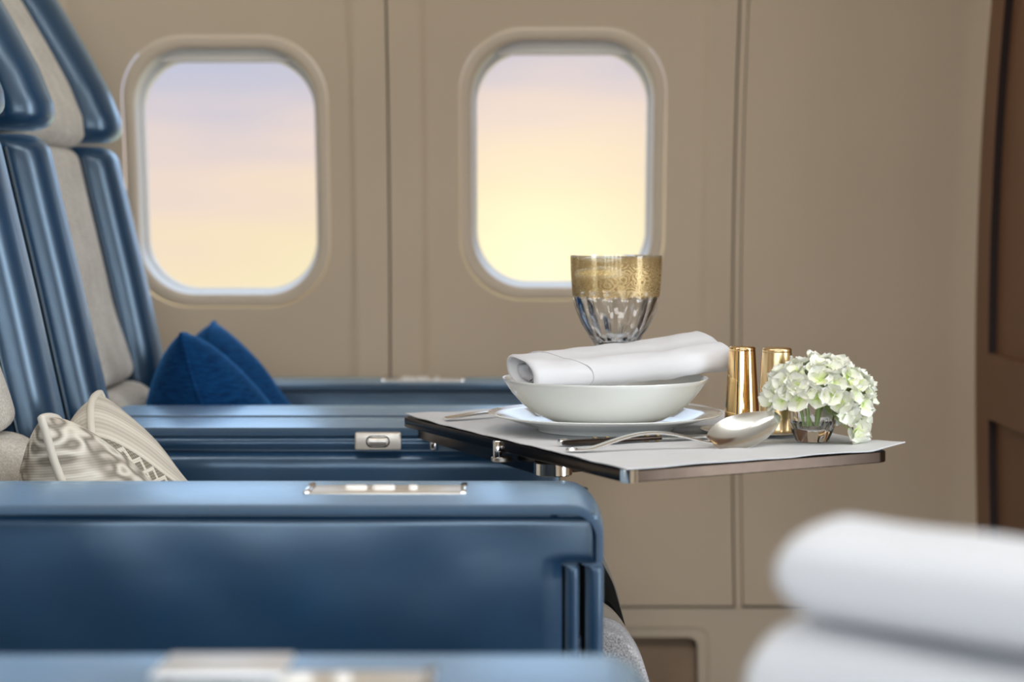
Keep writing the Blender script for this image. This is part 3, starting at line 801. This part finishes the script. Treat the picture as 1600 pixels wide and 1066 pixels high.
# window-side armrest along the wall
arm_w = empty('armrest', (-.2, 3.1, 0), seat_w)
ZW = .6135
MB().box((-.49, 3.045, .30), (.052, 3.175, ZW - .010), .005).build('arm_core', M['leather_dark'], arm_w)
pad_strip('arm_pad', arm_w, -.49, .060, 3.030, 3.180, ZW, .0085, ZW - .03, .016, crown=.003)
soft_panel('side_panel', arm_w, -.49, .052, .32, ZW - .012, 3.036, .014, .005, rc=.012, nz=14)
control_panel(arm_w, -.193, -.074, 3.075, 3.128, ZW + .0026)
MB().box((-.50, 3.06, 0), (-.0, 3.15, .31), .005).build('floor_mount', M['satin'], arm_w)

# ------------------------------------------------------------------ cushions
def make_pillow(name, c, w, h, T, lean, mats, label, chop, yaw=0, cord=None, group=None, back=.6):
    """square cushion standing on edge, facing the front of the cabin (+x), its top edge pressed in so that the two corners stand up"""
    root = empty(name, c); tag(root, label, 'cushion', group)
    n = 40
    def pos(a, b, side):
        # a across (y), b up (z)
        ea = 1 - abs(a) ** 2.2; eb = 1 - abs(b) ** 2.2
        t = max(0, ea) ** .55 * max(0, eb) ** .55
        th = T * t * (1.0 - .28 * b)
        pinch = 1 - .07 * (1 - abs(a) ** 2) * 0
        y = a * w / 2 * (1 - .06 * (1 - b * b)) ; z = (b + 1) / 2 * h
        y *= 1 - .05 * max(0, b)
        k = math.exp(-(a / .42) ** 2) * smooth01(-.75, 1.0, b)
        z -= chop * k
        th *= 1 - .18 * k
        x = side * th * (1.0 if side > 0 else back)
        # lean back
        x2 = x * cos(lean) - z * sin(lean) * 1.0; z2 = z * cos(lean) + x * sin(lean) * .35
        x2 += .004 * noise.noise(Vector((a * 2.2, b * 2.2, side))) + .010 * side * t * noise.noise(Vector((a * 1.6 + 5, b * 1.6, side)))
        xr = x2 * cos(yaw) - y * sin(yaw); yr = x2 * sin(yaw) + y * cos(yaw)
        return Vector((c[0] + xr, c[1] + yr, c[2] + z2))
    for side, nm, mt in ((1, 'front_panel', mats[0]), (-1, 'back_panel', mats[1])):
        R = []; uv = []
        for i in range(n + 1):
            b = -cos(pi * i / n); row = []
            for j in range(n + 1):
                a = -cos(pi * j / n); row.append(pos(a, b, side)); uv.append((a * .5 + .5, b * .5 + .5))
            R.append(row)
        mb = MB().rings(R, False, False, closed=False); mb.uv = uv
        mb.build(nm, mt, root, sharp=80)
    rim = []
    for i in range(4):
        for k in range(40):
            s = -1 + 2 * k / 40
            a, b = [(s, -1), (1, s), (-s, 1), (-1, -s)][i]
            rim.append(pos(a, b, 1))
    MB().tube(rim, .0041 if cord else .0022, 10, closed=True).build('piping', cord or mats[0], root)
    return root
make_pillow('throw_cushion', (-.366, 2.81, .463), .33, .255, .105, radians(14), (M['velvet'], M['velvet']), 'royal blue velvet cushion with two peaked corners on the window seat', .075, back=1.15)
make_pillow('throw_cushion', (-.388, 2.09, .465), .30, .213, .098, radians(16), (M['woven'], M['woven']), 'cream patterned cushion with corded edges on the aisle seat', .060, cord=M['cord'], back=.95)

# ------------------------------------------------------------------ tray table
ZTR = .64
TA, TB, TC_, TD = Vector((-.122, 2.27)), Vector((.0995, 1.78)), Vector((.356, 1.935)), Vector((.168, 2.52))
def round_poly(P, r, n=6):
    out = []; m_ = len(P)
    for i in range(m_):
        p, a, b = P[i], P[i - 1], P[(i + 1) % m_]
        d1 = (a - p).normalized(); d2 = (b - p).normalized(); q1, q2 = p + d1 * r, p + d2 * r
        for k in range(n + 1):
            t = k / n; out.append((1 - t) ** 2 * q1 + 2 * t * (1 - t) * p + t * t * q2)
    return out
def inset_poly(P, d):
    m_ = len(P); c = sum(P, Vector((0, 0))) / m_
    return [p + (c - p).normalized() * d for p in P]
def make_tray(P, label, name='tray_table'):
    c = sum(P, Vector((0, 0))) / 4
    tr_ = empty(name, (c.x, c.y, ZTR - .011)); tag(tr_, label, 'tray table', 'tray tables')
    def lay(ins, z, r=.012): return [Vector((p.x, p.y, z)) for p in round_poly(inset_poly(P, ins), r)]
    MB().rings([lay(.0008, ZTR - .0105), lay(0, ZTR - .0098), lay(0, ZTR - .0008), lay(.0008, ZTR), lay(.0035, ZTR), lay(.0035, ZTR - .0105)], False, False, loop=True).build('edge_band', M['bronze'], tr_, sharp=35)
    MB().rings([lay(.0035, ZTR - .0100), lay(.0035, ZTR - .0006)], True, True).build('tray_top', M['traytop'], tr_, smooth=False)
    return tr_
tray = make_tray([TA, TB, TC_, TD], 'fold-out tray table with bronze edge, laid with white linen, in mid picture')
# bright corner piece, pivot pin and swing arm
q = TB
mbc = MB(); pts = round_poly(inset_poly([TA, TB, TC_, TD], -.0004), .012)[7:14]
mbc.rings([[Vector((p.x, p.y, ZTR - .0112)) for p in pts], [Vector((p.x, p.y, ZTR + .0004)) for p in pts],
           [Vector((p.x + .0010, p.y + .0030, ZTR + .0004)) for p in pts], [Vector((p.x + .0010, p.y + .0030, ZTR - .0112)) for p in pts]], closed=False, loop=True)
mbc.build('corner_piece', M['chrome'], tray)
pin = TA.lerp(TB, .491); ab = (TB - TA).normalized(); nrm = Vector((ab.y, -ab.x))  # outward (towards -x,-y side)
if nrm.x > 0: nrm = -nrm
pc = pin + nrm * .0012
MB().lathe([(.0045, ZTR - .017), (.0048, ZTR - .016), (.0048, ZTR - .0012), (.0042, ZTR - .0004)], (pc.x, pc.y), 20, cap=True).build('pivot_pin', M['chrome'], tray)
MB().lathe([(.0095, ZTR - .0215), (.0105, ZTR - .0205), (.0105, ZTR - .0175), (.0095, ZTR - .0165)], (pc.x + .004, pc.y + .004), 28, cap=True).build('pivot_foot', M['satin'], tray)
a0, a1 = Vector((-.092, 2.318)), Vector((.036, 1.995))
ad = (a1 - a0).normalized(); an = Vector((-ad.y, ad.x)) * .015
za0, za1 = ZTR - .0285, ZTR - .0125
def armbar(p, q_, w, z0, z1):
    n_ = Vector((-(q_ - p).y, (q_ - p).x)).normalized() * w
    return [[Vector((s.x, s.y, z)) for s in (p + n_, q_ + n_, q_ - n_, p - n_)] for z in (z0, z1)]
MB().rings(armbar(a0, a1, .015, za0, za1)).build('swing_arm', M['bronze'], tray, smooth=False)
MB().lathe([(.0175, ZTR - .0300), (.0190, ZTR - .0290), (.0190, ZTR - .0180), (.0180, ZTR - .0170)], (a1.x + .004, a1.y - .002), 36, cap=True).build('arm_end_cap', M['chrome'], tray)
MB().rings(armbar(a1 + Vector((0, .0)), a1 + Vector((.085, .075)), .012, ZTR - .0285, ZTR - .0125)).build('support_bar', M['bronze'], tray, smooth=False)

# linen placemat
mb = MB(); n = 46; Q = [Vector((-.1185, 2.270)), Vector((.0992, 1.7818)), Vector((.373, 1.9450)), Vector((.178, 2.505))]
rowsT, rowsB = [], []
for i in range(n + 1):
    for j in range(n + 1):
        s, t_ = j / n, i / n
        p = (Q[0] * (1 - s) + Q[1] * s) * (1 - t_) + (Q[3] * (1 - s) + Q[2] * s) * t_
        e = max(0, 1 - min(s, 1 - s, t_, 1 - t_) / .10)
        z = ZTR + .0006 +   .0012 * e * e * max(0, .35 + noise.noise(Vector((p.x * 22, p.y * 22, 3)))) + .0006 * max(0, noise.noise(Vector((p.x * 30, p.y * 30, 8))))
        k = max(0, 1 - ((s - 1) ** 2 + (t_ - 1) ** 2) ** .5 / .13); z += .0055 * k
        k2 = max(0, 1 - ((s) ** 2 + (t_) ** 2) ** .5 / .16); z += .002 * k2
        rowsT.append(Vector((p.x, p.y, z + .0009))); rowsB.append(Vector((p.x, p.y, z)))
N1 = n + 1
fs = []
for i in range(n):
    for j in range(n):
        a = i * N1 + j; fs.append([a, a + 1, a + N1 + 1, a + N1]); b_ = a + N1 * N1; fs.append([b_, b_ + N1, b_ + N1 + 1, b_ + 1])
per = [j for j in range(n)] + [i * N1 + n for i in range(n)] + [n * N1 + j for j in range(n, 0, -1)] + [i * N1 for i in range(n, 0, -1)]
for k in range(len(per)):
    a, b_ = per[k], per[(k + 1) % len(per)]; fs.append([a, a + N1 * N1, b_ + N1 * N1, b_])
mb.add(rowsT + rowsB, fs)
tag(mb.build('placemat', M['placemat'], sharp=60), 'white linen placemat spread over the tray table', 'placemat')
ZC = ZTR + .0022     # cloth surface

# ------------------------------------------------------------------ china
PCX, PCY = .0957, 2.11
def plate(c, z):
    prof = [(.001, z + .0028), (.064, z + .0028), (.066, z), (.070, z), (.072, z + .003), (.085, z + .0065), (.105, z + .0135), (.1195, z + .0168), (.1206, z + .0180), (.1198, z + .0186), (.105, z + .0158), (.086, z + .0090), (.074, z + .0062), (.060, z + .0054), (.001, z + .0054)]
    return MB().lathe(prof, c, 96)
p_ = plate((PCX, PCY), ZC).build('dinner_plate', M['china'], sharp=50); tag(p_, 'flat white dinner plate beneath the bowl on the tray', 'plate')
def bowl(c, z, zr):
    h = zr - z
    prof = [(.001, z + .004), (.036, z + .004), (.038, z), (.043, z), (.0455, z + .0035), (.060, z + .0055), (.074, z + .0125), (.086, z + .0225), (.096, z + .0335), (.1035, z + h - .004), (.1060, z + h - .0006), (.1058, z + h + .0006), (.1045, z + h), (.1015, z + h - .005), (.0935, z + .0345), (.083, z + .0250), (.071, z + .0160), (.055, z + .0100), (.001, z + .0085)]
    return MB().lathe(prof, c, 96)
ZBOWL = ZC + .0056; ZRIM = .6955
b1 = bowl((PCX, PCY), ZBOWL, ZRIM).build('soup_bowl', M['china'], sharp=50); tag(b1, 'white china bowl standing on the dinner plate', 'bowl', 'china bowls')

# ------------------------------------------------------------------ napkins
def napkin(cl, cr, w, label, mirror=False, h0=.0150, h1=.0155, tilt=.16):
    """folded and rolled linen: flattened roll from centre cl to centre cr"""
    cl, cr = Vector(cl), Vector(cr); ax = (cr - cl); L = ax.length; ax.normalize()
    sd_ = Vector((0, 0, 1)).cross(ax).normalized(); up = ax.cross(sd_)
    if sd_.y < 0: sd_ = -sd_
    K, n = 56, 34
    def sec(t, sc=1.0, off=0.0):
        ring = []
        for k in range(K):
            a = 2 * pi * k / K; ca, sa = cos(a), sin(a)
            x = math.copysign(abs(ca) ** .62, ca); y = math.copysign(abs(sa) ** .85, sa)
            hw = w / 2 * (1 - .10 * (1 - t)); hh = h0 + (h1 - h0) * t
            wob = .0022 * noise.noise(Vector((t * 5, a * .8, 2))) + .0016 * noise.noise(Vector((t * 11, a * 1.7, 9)))
            # the fold along the far side stands a little higher; shallow crease along the front
            lift = tilt * x * hw + .004 * max(0, x) ** 2 * t
            cre = -.0022 * math.exp(-((x + .25) / .12) ** 2) * max(0, y) * smooth01(.1, .35, t)
            p = cl + ax * (L * t + off) + sd_ * (x * hw * sc) + up * (y * (hh * sc + wob) + lift * sc + cre + (.006 * sin(pi * t) * -0.4))
            ring.append(p)
        return ring
    R = [sec(0, .40, .016), sec(0, .52, .014), sec(0, .64, .004), sec(0, .76, -.001), sec(0, .88, -.0022), sec(0, .96, -.0010), sec(0, 1.0, .002)]
    R += [sec(i / n) for i in range(1, n)]
    R += [sec(1, 1.0, -.002), sec(1, .97, 0), sec(1, .90, .0006), sec(1, .82, -.001), sec(1, .74, -.008), sec(1, .6, -.012)]
    o = MB().rings(R, True, True).build('rolled_napkin', M['napkin'], sharp=70)
    tag(o, label, 'napkin', 'rolled napkins')
    ring = sec(.185); th = []
    for k, p in enumerate(ring):
        c = cl + ax * (L * .185); th.append(c + (p - c) * 1.012 + ax * (.020 * cos(2 * pi * k / K)) * -1)
    MB().tube(th, .0006, 6, closed=True).build('hem_stitch', M['stitch'], o)
    # inner turn of the cloth seen at the open end
    R = [sec(0, .50, .003), sec(0, .52, .014), sec(0, .40, .014), sec(0, .42, .003)]
    MB().rings([r[30:] + r[:8] for r in R], False, False, closed=False).build('inner_fold', M['napkin'], o)
    return o
napkin((.0105, 2.080, .7035), (.2130, 2.172, .7190), .082, 'white linen napkin folded into a roll, resting on the sharp bowl')

# foreground place setting across the aisle (out of focus)
tr2 = make_tray([Vector((.10, .93)), Vector((.10, .62)), Vector((.50, .62)), Vector((.50, .93))], 'tray table under the blurred folded cloths in the near right corner')
MB().box((.01, .85, ZTR - .03), (.30, .89, ZTR - .0125), .003).build('swing_arm', M['bronze'], tr2)
MB().box((.01, .85, ZTR - .03), (.045, .955, ZTR - .0125), .003).build('swing_arm', M['bronze'], tr2)
def folded_cloth(p1, yaw, pitch, L, Wd, th0, th1, z, label, seed):
    """thick soft slab of folded cloth; p1 = its near left corner, thickness th0..th1 along its length"""
    n_, k_ = 40, 44; R = []
    ax = Vector((cos(yaw), -sin(yaw), 0)); sd_ = Vector((sin(yaw), cos(yaw), 0))
    for i in range(n_ + 1):
        t = (1 - cos(pi * i / n_)) / 2; th = th0 + (th1 - th0) * t
        e = 1 - min(1, min(t, 1 - t) * L / (th * .5)); f_ = max(0.0, 1 - e ** 2.6) ** (1 / 2.6); ring = []
        for k in range(k_):
            a = 2 * pi * k / k_; ca, sa = cos(a), sin(a)
            x = math.copysign(abs(ca) ** .45, ca); q_ = math.copysign(abs(sa) ** .75, sa)
            h = th / 2 * (.05 + .95 * f_); wv = .0028 * noise.noise(Vector((t * 4, a, seed))) * max(0, q_)
            ring.append(Vector((p1[0], p1[1], z + th / 2)) + ax * (L * t) + sd_ * (Wd / 2 + x * Wd / 2 * (.90 + .10 * f_)) + Vector((0, 0, q_ * h + wv - pitch * L * t)))
        R.append(ring)
    o = MB().rings(R, True, True).build('folded_cloth', M['towel'], sharp=80); tag(o, label, 'cloth', 'folded cloths in the near corner'); return o
folded_cloth((.096, .850), .47, 0, .30, .085, .049, .026, ZTR + .0008, 'blurred folded white cloth in the near right corner, lower of the two', 3)
folded_cloth((.108, .850), .47, .078, .28, .080, .039, .039, ZTR + .0525, 'blurred folded white cloth in the near right corner, upper of the two', 8)

# ------------------------------------------------------------------ goblet
GX, GY = .1175, 2.325
gob = empty('crystal_goblet', (GX, GY, ZC)); tag(gob, 'fluted crystal goblet with a gilded filigree band, behind the napkin', 'goblet')
zr = px(963, 400, GY).z; rr = 71.2 * GY / F
def gz(v): return px(963, v, GY).z
outer = [(.034, ZC), (.0355, ZC + .001), (.0355, ZC + .003), (.028, ZC + .0055), (.014, ZC + .010), (.0095, ZC + .022), (.0095, ZC + .045), (.0105, gz(552)), (.0205, gz(546)), (.0235, gz(540)), (.0300, gz(525)), (.0385, gz(505)), (.0450, gz(483)), (.0478, gz(468)), (.0492, gz(460)), (.0500, gz(445)), (.0510, gz(425)), (rr, gz(404)), (rr + .0002, zr + .0006)]
inner = [(rr - .0012, zr + .0006), (rr - .0016, gz(404)), (.0492, gz(425)), (.0482, gz(445)), (.0462, gz(463)), (.0420, gz(483)), (.0345, gz(505)), (.026, gz(522)), (.018, gz(531)), (.001, gz(534))]
def flute(r, z, a):
    k = smooth01(gz(461), gz(468), z) * smooth01(gz(556), gz(545), z)
    if k <= 0: return r
    nfl = 16; ph = (a * nfl / (2 * pi)) % 1 - .5
    half = pi / nfl; facet = cos(half) / cos(ph * 2 * half)          # flat facets
    return r * (1 - k + k * (facet - .015 * cos(2 * pi * ph)))
oo = []
for (a, b) in zip(outer, outer[1:]):
    for k in range(3): t = k / 3; oo.append((a[0] + (b[0] - a[0]) * t, a[1] + (b[1] - a[1]) * t))
oo.append(outer[-1])
cut = len(oo)
cnt = [0]
def radf(r, z, a): return flute(r, z, a)
mb = MB(); n = 192
rings = []
for r, z in [(.001, ZC + .0008)] + oo:
    rings.append([Vector((GX + radf(r, z, 2 * pi * k / n) * cos(2 * pi * k / n), GY + radf(r, z, 2 * pi * k / n) * sin(2 * pi * k / n), z)) for k in range(n)])
for r, z in inner:
    rings.append([Vector((GX + r * cos(2 * pi * k / n), GY + r * sin(2 * pi * k / n), z)) for k in range(n)])
mb.rings(rings, True, True); mb.build('glass_body', M['crystal'], gob, sharp=18)
mb = MB(); rings = []; uv = []
zt_, zb_ = gz(402), gz(463); nn_ = 96
for i in range(13):
    z = zb_ + (zt_ - zb_) * i / 12; r = interp([(gz(468), .0478), (gz(460), .0492), (gz(445), .0500), (gz(425), .0510), (gz(404), rr), (zr, rr)], z) + .00025
    rings.append([Vector((GX + r * cos(2 * pi * k / nn_), GY + r * sin(2 * pi * k / nn_), z)) for k in range(nn_ + 1)]); uv += [(k / nn_, i / 12) for k in range(nn_ + 1)]
mb.rings(rings, False, False, closed=False); mb.uv = uv; mb.build('gilded_band', M['filigree'], gob)

# ------------------------------------------------------------------ shakers on their saucer
sc_ = (.247, 2.078)
tag(MB().lathe([(.001, ZC), (.030, ZC), (.033, ZC + .0006), (.048, ZC + .0022), (.0555, ZC + .0036), (.056, ZC + .0044), (.0475, ZC + .0034), (.033, ZC + .0020), (.001, ZC + .0018)], sc_, 72).build('saucer', M['china'], sharp=50), 'small flat white saucer carrying the two gold shakers', 'saucer')
ZSH = ZC + .0024
def shaker(x, y, rb, rt, zt, mat, label):
    s = empty('gold_shaker', (x, y, ZSH)); tag(s, label, 'shaker', 'gold shakers')
    h = zt - ZSH
    MB().lathe([(.001, ZSH), (rb - .0008, ZSH), (rb, ZSH + .001), (rb - .0006, ZSH + .006), (rt + (rb - rt) * .45, ZSH + h * .5), (rt, ZSH + h - .0045)], (x, y), 64).build('body', mat, s, sharp=50)
    MB().lathe([(rt - .0003, ZSH + h - .0045), (rt, ZSH + h - .0035), (rt - .0001, ZSH + h - .0015), (rt - .0014, ZSH + h - .0003), (rt - .003, ZSH + h), (.001, ZSH + h)], (x, y), 64).build('cap', mat, s, sharp=50)
    return s
shaker((1160.5 - 800) * 2.118 / F, 2.118, .0188, .0136, px(1160, 541, 2.118).z, M['gold'], 'mirror-polished gold shaker next to the napkin end')
shaker((1215 - 800) * 2.045 / F, 2.045, .0180, .0145, px(1216, 543, 2.045).z, M['gold_brushed'], 'brushed gold shaker partly behind the hydrangea')

# ------------------------------------------------------------------ cutlery
def strip_loft(path, side_fn, name, mat, parent=None, K=12):
    R = []
    for i, (p, w, th, tilt, dish) in enumerate(path):
        p = Vector(p); a = Vector(path[max(0, i - 1)][0]); b = Vector(path[min(len(path) - 1, i + 1)][0])
        tdir = (b - a).normalized(); sd2 = tdir.cross(Vector((0, 0, 1))).normalized(); up = sd2.cross(tdir).normalized()
        sd3 = sd2 * cos(tilt) - up * sin(tilt); up3 = up * cos(tilt) + sd2 * sin(tilt)
        ring = []
        for k in range(K): s = -1 + 2 * k / (K - 1); ring.append(p + sd3 * (s * w) + up3 * (th / 2 * sqrt(max(0, 1 - s ** 4 * .8)) - dish * (1 - s * s)))
        for k in range(K): s = 1 - 2 * k / (K - 1); ring.append(p + sd3 * (s * w) + up3 * (-th / 2 * sqrt(max(0, 1 - s ** 4 * .8)) - dish * (1 - s * s)))
        R.append(ring)
    return MB().rings(R, True, True).build(name, mat, parent, sharp=50)
# spoon: handle end towards the camera side, bowl tip leaning up on the saucer
h0 = px(890, 713, 1.905); h0.z = ZC + .0020
spn = empty('dinner_spoon', (h0.x, h0.y, ZC)); tag(spn, 'silver spoon with its bowl tipped up against the saucer', 'spoon')
nk = px(1112, 696, 1.945); tip = px(1217, 648, 1.985)
path = []
for i in range(29):
    t = i / 28; p = h0.lerp(nk, t); arch = .0125 * sin(pi * min(1, max(0, (t - .12) / .88))) ** 1.3
    z = (ZC + .0018) * (1 - t) + (ZC + .0045) * t + arch
    p = Vector((p.x, p.y, z))
    w = interp([(0, .0050), (.04, .0068), (.15, .0066), (.5, .0042), (.8, .0030), (1, .0032)], t)
    path.append((p, w, .0024, 0.15 * t, 0))
strip_loft(path, None, 'handle', M['silver'], spn)
path = []; st = path_end = Vector((nk.x, nk.y, ZC + .0048))
for i in range(25):
    t = i / 24; p = st.lerp(tip, t); p.z = st.z + (tip.z - st.z) * (t ** 1.15)
    w = .0215 * (max(0.0, sin(pi * min(1, (t * .93 + .05)) ** .85))) ** .62
    if t == 1: w = .0015
    path.append((p, max(w, .0028), .0014, .62, .0085 * (max(0, sin(pi * min(1, t * .97 + .02))) ** .8)))
strip_loft(path, None, 'bowl', M['silver'], spn, 18)
MB().lathe([(.001, ZC + .0006), (.0050, ZC + .0008), (.0062, ZC + .0025), (.0050, ZC + .0042), (.001, ZC + .0046)], (h0.x + .002, h0.y + .001), 20).build('handle_finial', M['silver'], spn)
# knife
k0 = px(876, 695, 1.957); kd = (Vector((.143, 2.002)) - Vector((k0.x, k0.y))).normalized()
kn = empty('table_knife', (k0.x, k0.y, ZC)); tag(kn, 'silver table knife with beaded handle in front of the plate', 'knife')
path = []
for i in range(15):
    t = i / 14; p = Vector((k0.x + kd.x * .108 * t, k0.y + kd.y * .108 * t, ZC + .0034))
    path.append((p, interp([(0, .0055), (.06, .0075), (.4, .0066), (.9, .0050), (1, .0046)], t), interp([(0, .004), (.1, .0060), (1, .0046)], t), 0, 0))
strip_loft(path, None, 'handle', M['bronze'], kn)
path = []
for i in range(13):
    t = i / 12; p = Vector((k0.x + kd.x * (.108 + .074 * t), k0.y + kd.y * (.108 + .074 * t), ZC + .0028))
    path.append((p, interp([(0, .004), (.1, .0070), (.7, .0080), (1, .0018)], t), .0012, 0, 0))
strip_loft(path, None, 'blade', M['silver'], kn)
for f_ in (.02, .34, .46, .86, .97):
    p = Vector((k0.x + kd.x * .108 * f_, k0.y + kd.y * .108 * f_, ZC + .0034)); w = .0082 if f_ < .1 else .0066
    MB().tube([p - Vector((kd.x, kd.y, 0)) * (.004 if f_ < .1 else .0014), p + Vector((kd.x, kd.y, 0)) * (.004 if f_ < .1 else .0014)], lambda q: .0038, 14).build('handle_bead' if f_ > .1 else 'handle_pommel', M['gold_brushed'] if f_ > .1 else M['silver'], kn)
# fork
f0 = Vector((-.072, 2.202)); fd = Vector((.05, .034)).normalized()
fk = empty('dinner_fork', (f0.x, f0.y, ZC)); tag(fk, 'silver fork handle showing left of the dinner plate', 'fork')
path = []
for i in range(19):
    t = i / 18; p = Vector((f0.x + fd.x * .115 * t, f0.y + fd.y * .115 * t, ZC + .0022 + .004 * sin(pi * t)))
    path.append((p, interp([(0, .0050), (.06, .0085), (.3, .0075), (.7, .0040), (.85, .0035), (1, .010)], t), .0026, 0, 0))
strip_loft(path, None, 'handle', M['silver'], fk)
for k in range(4):
    s = (k - 1.5) * .0052; side_ = Vector((-fd.y, fd.x)) * s
    pts = [Vector((f0.x + fd.x * (.112 + .042 * t) + side_.x, f0.y + fd.y * (.112 + .042 * t) + side_.y, ZC + .0028 + .004 * t * t)) for t in (0, .25, .5, .75, 1)]
    MB().tube(pts, lambda q: .0014 * (1 - .5 * q), 8).build('tine', M['silver'], fk)

# ------------------------------------------------------------------ vase and hydrangea
VX, VY = (1271 - 800) * 2.0 / F, 2.0
vs0 = ZC
def vz(v): return px(1271, v, VY).z
nfac = 8
def vrad(r, z, a):
    k = smooth01(vz(652), vz(664), z)
    ph = (a * nfac / (2 * pi) + .3) % 1 - .5; return r * (1 - k + k * cos(pi / nfac) / cos(ph * 2 * pi / nfac) * 1.03)
vzb = vs0
vas = MB(); n = 128; rings = []
for r, z in [(.001, vzb + .001), (.0145, vzb), (.0155, vzb + .0006), (.0200, vzb + .011), (.0222, vzb + .018), (.0226, vzb + .024), (.0222, vzb + .032), (.0218, vzb + .042), (.0222, vzb + .052), (.0215, vzb + .0525)]:
    rings.append([Vector((VX + vrad(r, z, 2 * pi * k / n) * cos(2 * pi * k / n), VY + vrad(r, z, 2 * pi * k / n) * sin(2 * pi * k / n), z)) for k in range(n)])
for r, z in [(.0206, vzb + .0520), (.0200, vzb + .042), (.0202, vzb + .030), (.0190, vzb + .021), (.0150, vzb + .0135), (.001, vzb + .012)]:
    rings.append([Vector((VX + r * cos(2 * pi * k / n), VY + r * sin(2 * pi * k / n), z)) for k in range(n)])
vas.rings(rings, True, True)
tag(vas.build('bud_vase', M['crystal'], sharp=18), 'small faceted glass vase holding the hydrangea', 'vase')

hyd = empty('hydrangea', (VX, VY, vzb + .0135)); tag(hyd, 'cream and lime hydrangea head standing in the small vase', 'flower')
HC = Vector((VX + .006, VY - .004, px(1285, 615, VY).z))
def petal_mesh():
    n_, m_ = 8, 7; vs, fs, uv = [], [], []
    for i in range(n_ + 1):
        t = i / n_; L = .0118 * t
        w = .0078 * (sin(pi * (t * .88 + .06)) ** .75) * (1.0 if t < .95 else .75)
        for j in range(m_):
            s = -1 + 2 * j / (m_ - 1)
            z = .0034 * t * t + .0022 * s * s * t - .0008 * sin(5 * s) * t + .0006 * sin(9 * t + 3 * s)
            vs.append((L - .0010 * s * s * t, w * s, z)); uv.append((s * .5 + .5, t))
    for i in range(n_):
        for j in range(m_ - 1):
            a = i * m_ + j; fs.append([a, a + 1, a + m_ + 1, a + m_])
    me = bpy.data.meshes.new('petal'); me.from_pydata(vs, [], fs); ul = me.uv_layers.new(name='UVMap')
    for l in me.loops: ul.data[l.index].uv = uv[l.vertex_index]
    for p in me.polygons: p.use_smooth = True
    me.materials.append(M['petal']); return me
pm = petal_mesh()
bmx = bmesh.new(); bmesh.ops.create_icosphere(bmx, subdivisions=2, radius=.0016)
budm = bpy.data.meshes.new('floret'); bmx.to_mesh(budm); bmx.free(); budm.materials.append(M['bud'])
for p in budm.polygons: p.use_smooth = True
rnd = random.Random(11)
flo = []
# florets packed on a squashed, lobed dome
tries = 0
while len(flo) < 70 and tries < 9000:
    tries += 1
    a = rnd.uniform(0, 2 * pi); cz_ = rnd.uniform(-.62, 1)
    s = sqrt(1 - cz_ * cz_); dvec = Vector((s * cos(a), s * sin(a), cz_))
    p = HC + Vector((dvec.x * .0465, dvec.y * .038, dvec.z * .030 if dvec.z > 0 else dvec.z * .034))
    if dvec.z < -.15 and abs(p.x - VX) < .026 and abs(p.y - VY) < .05 and dvec.x < .62: continue       # room for the vase's mouth
    if dvec.z < -.35 and dvec.x < 0: continue
    if any((p - q).length < .0108 for q, _ in flo): continue
    flo.append((p, dvec))
# drooping group on the right
for dx, dz in ((.034, -.034), (.041, -.022), (.029, -.024), (.036, -.042)):
    flo.append((HC + Vector((dx, -.012 + rnd.uniform(-.006, .006), dz)), Vector((.6, -.6, -.35)).normalized()))
for p, dvec in flo:
    d = (dvec + Vector((rnd.uniform(-.28, .28), rnd.uniform(-.28, .28), rnd.uniform(-.1, .35)))).normalized()
    q = d.to_track_quat('Z', 'Y') @ Matrix.Rotation(rnd.uniform(0, pi / 2), 3, 'Z').to_quaternion()
    fo = bpy.data.objects.new('floret', budm); C.objects.link(fo); fo.parent = hyd
    fo.location = p - hyd.location; fo.rotation_mode = 'QUATERNION'; fo.rotation_quaternion = q; sc0 = rnd.uniform(.92, 1.22); fo.scale = (sc0,) * 3
    for k in range(4):
        po = bpy.data.objects.new('petal', pm); C.objects.link(po); po.parent = fo
        po.rotation_euler = (rnd.uniform(-.22, .22), rnd.uniform(-.45, .12), k * pi / 2 + rnd.uniform(-.12, .12)); po.location = (0, 0, .0004 * (k % 2))
        e = rnd.uniform(.88, 1.12); po.scale = (e, e, e)
# stems from vase floor into the head
for bx, by, tx, ty, r in ((-.0085, -.004, -.022, -.004, .0017), (-.004, -.007, -.012, -.006, .0019), (.003, -.006, .014, -.002, .0026), (.006, .004, .020, .004, .0018)):
    pts = []
    for i in range(9):
        t = i / 8; pts.append(Vector((VX + bx + (tx - bx) * t ** 1.6, VY + by + (ty - by) * t, vzb + .0145 + (HC.z + .008 - vzb - .0145) * t)))
    MB().tube(pts, r, 10).build('stem', M['stem'], hyd)
# branching core of the head
mb = MB()
for p, d in flo:
    b0 = HC + Vector((0, 0, -.010)); mb.tube([b0.lerp(p, .15), b0.lerp(p, .6) + Vector((0, 0, .001)), p - d * .0008], .0007, 5)
tag(mb.build('flower_stalks', M['bud'], hyd), kind='stuff')
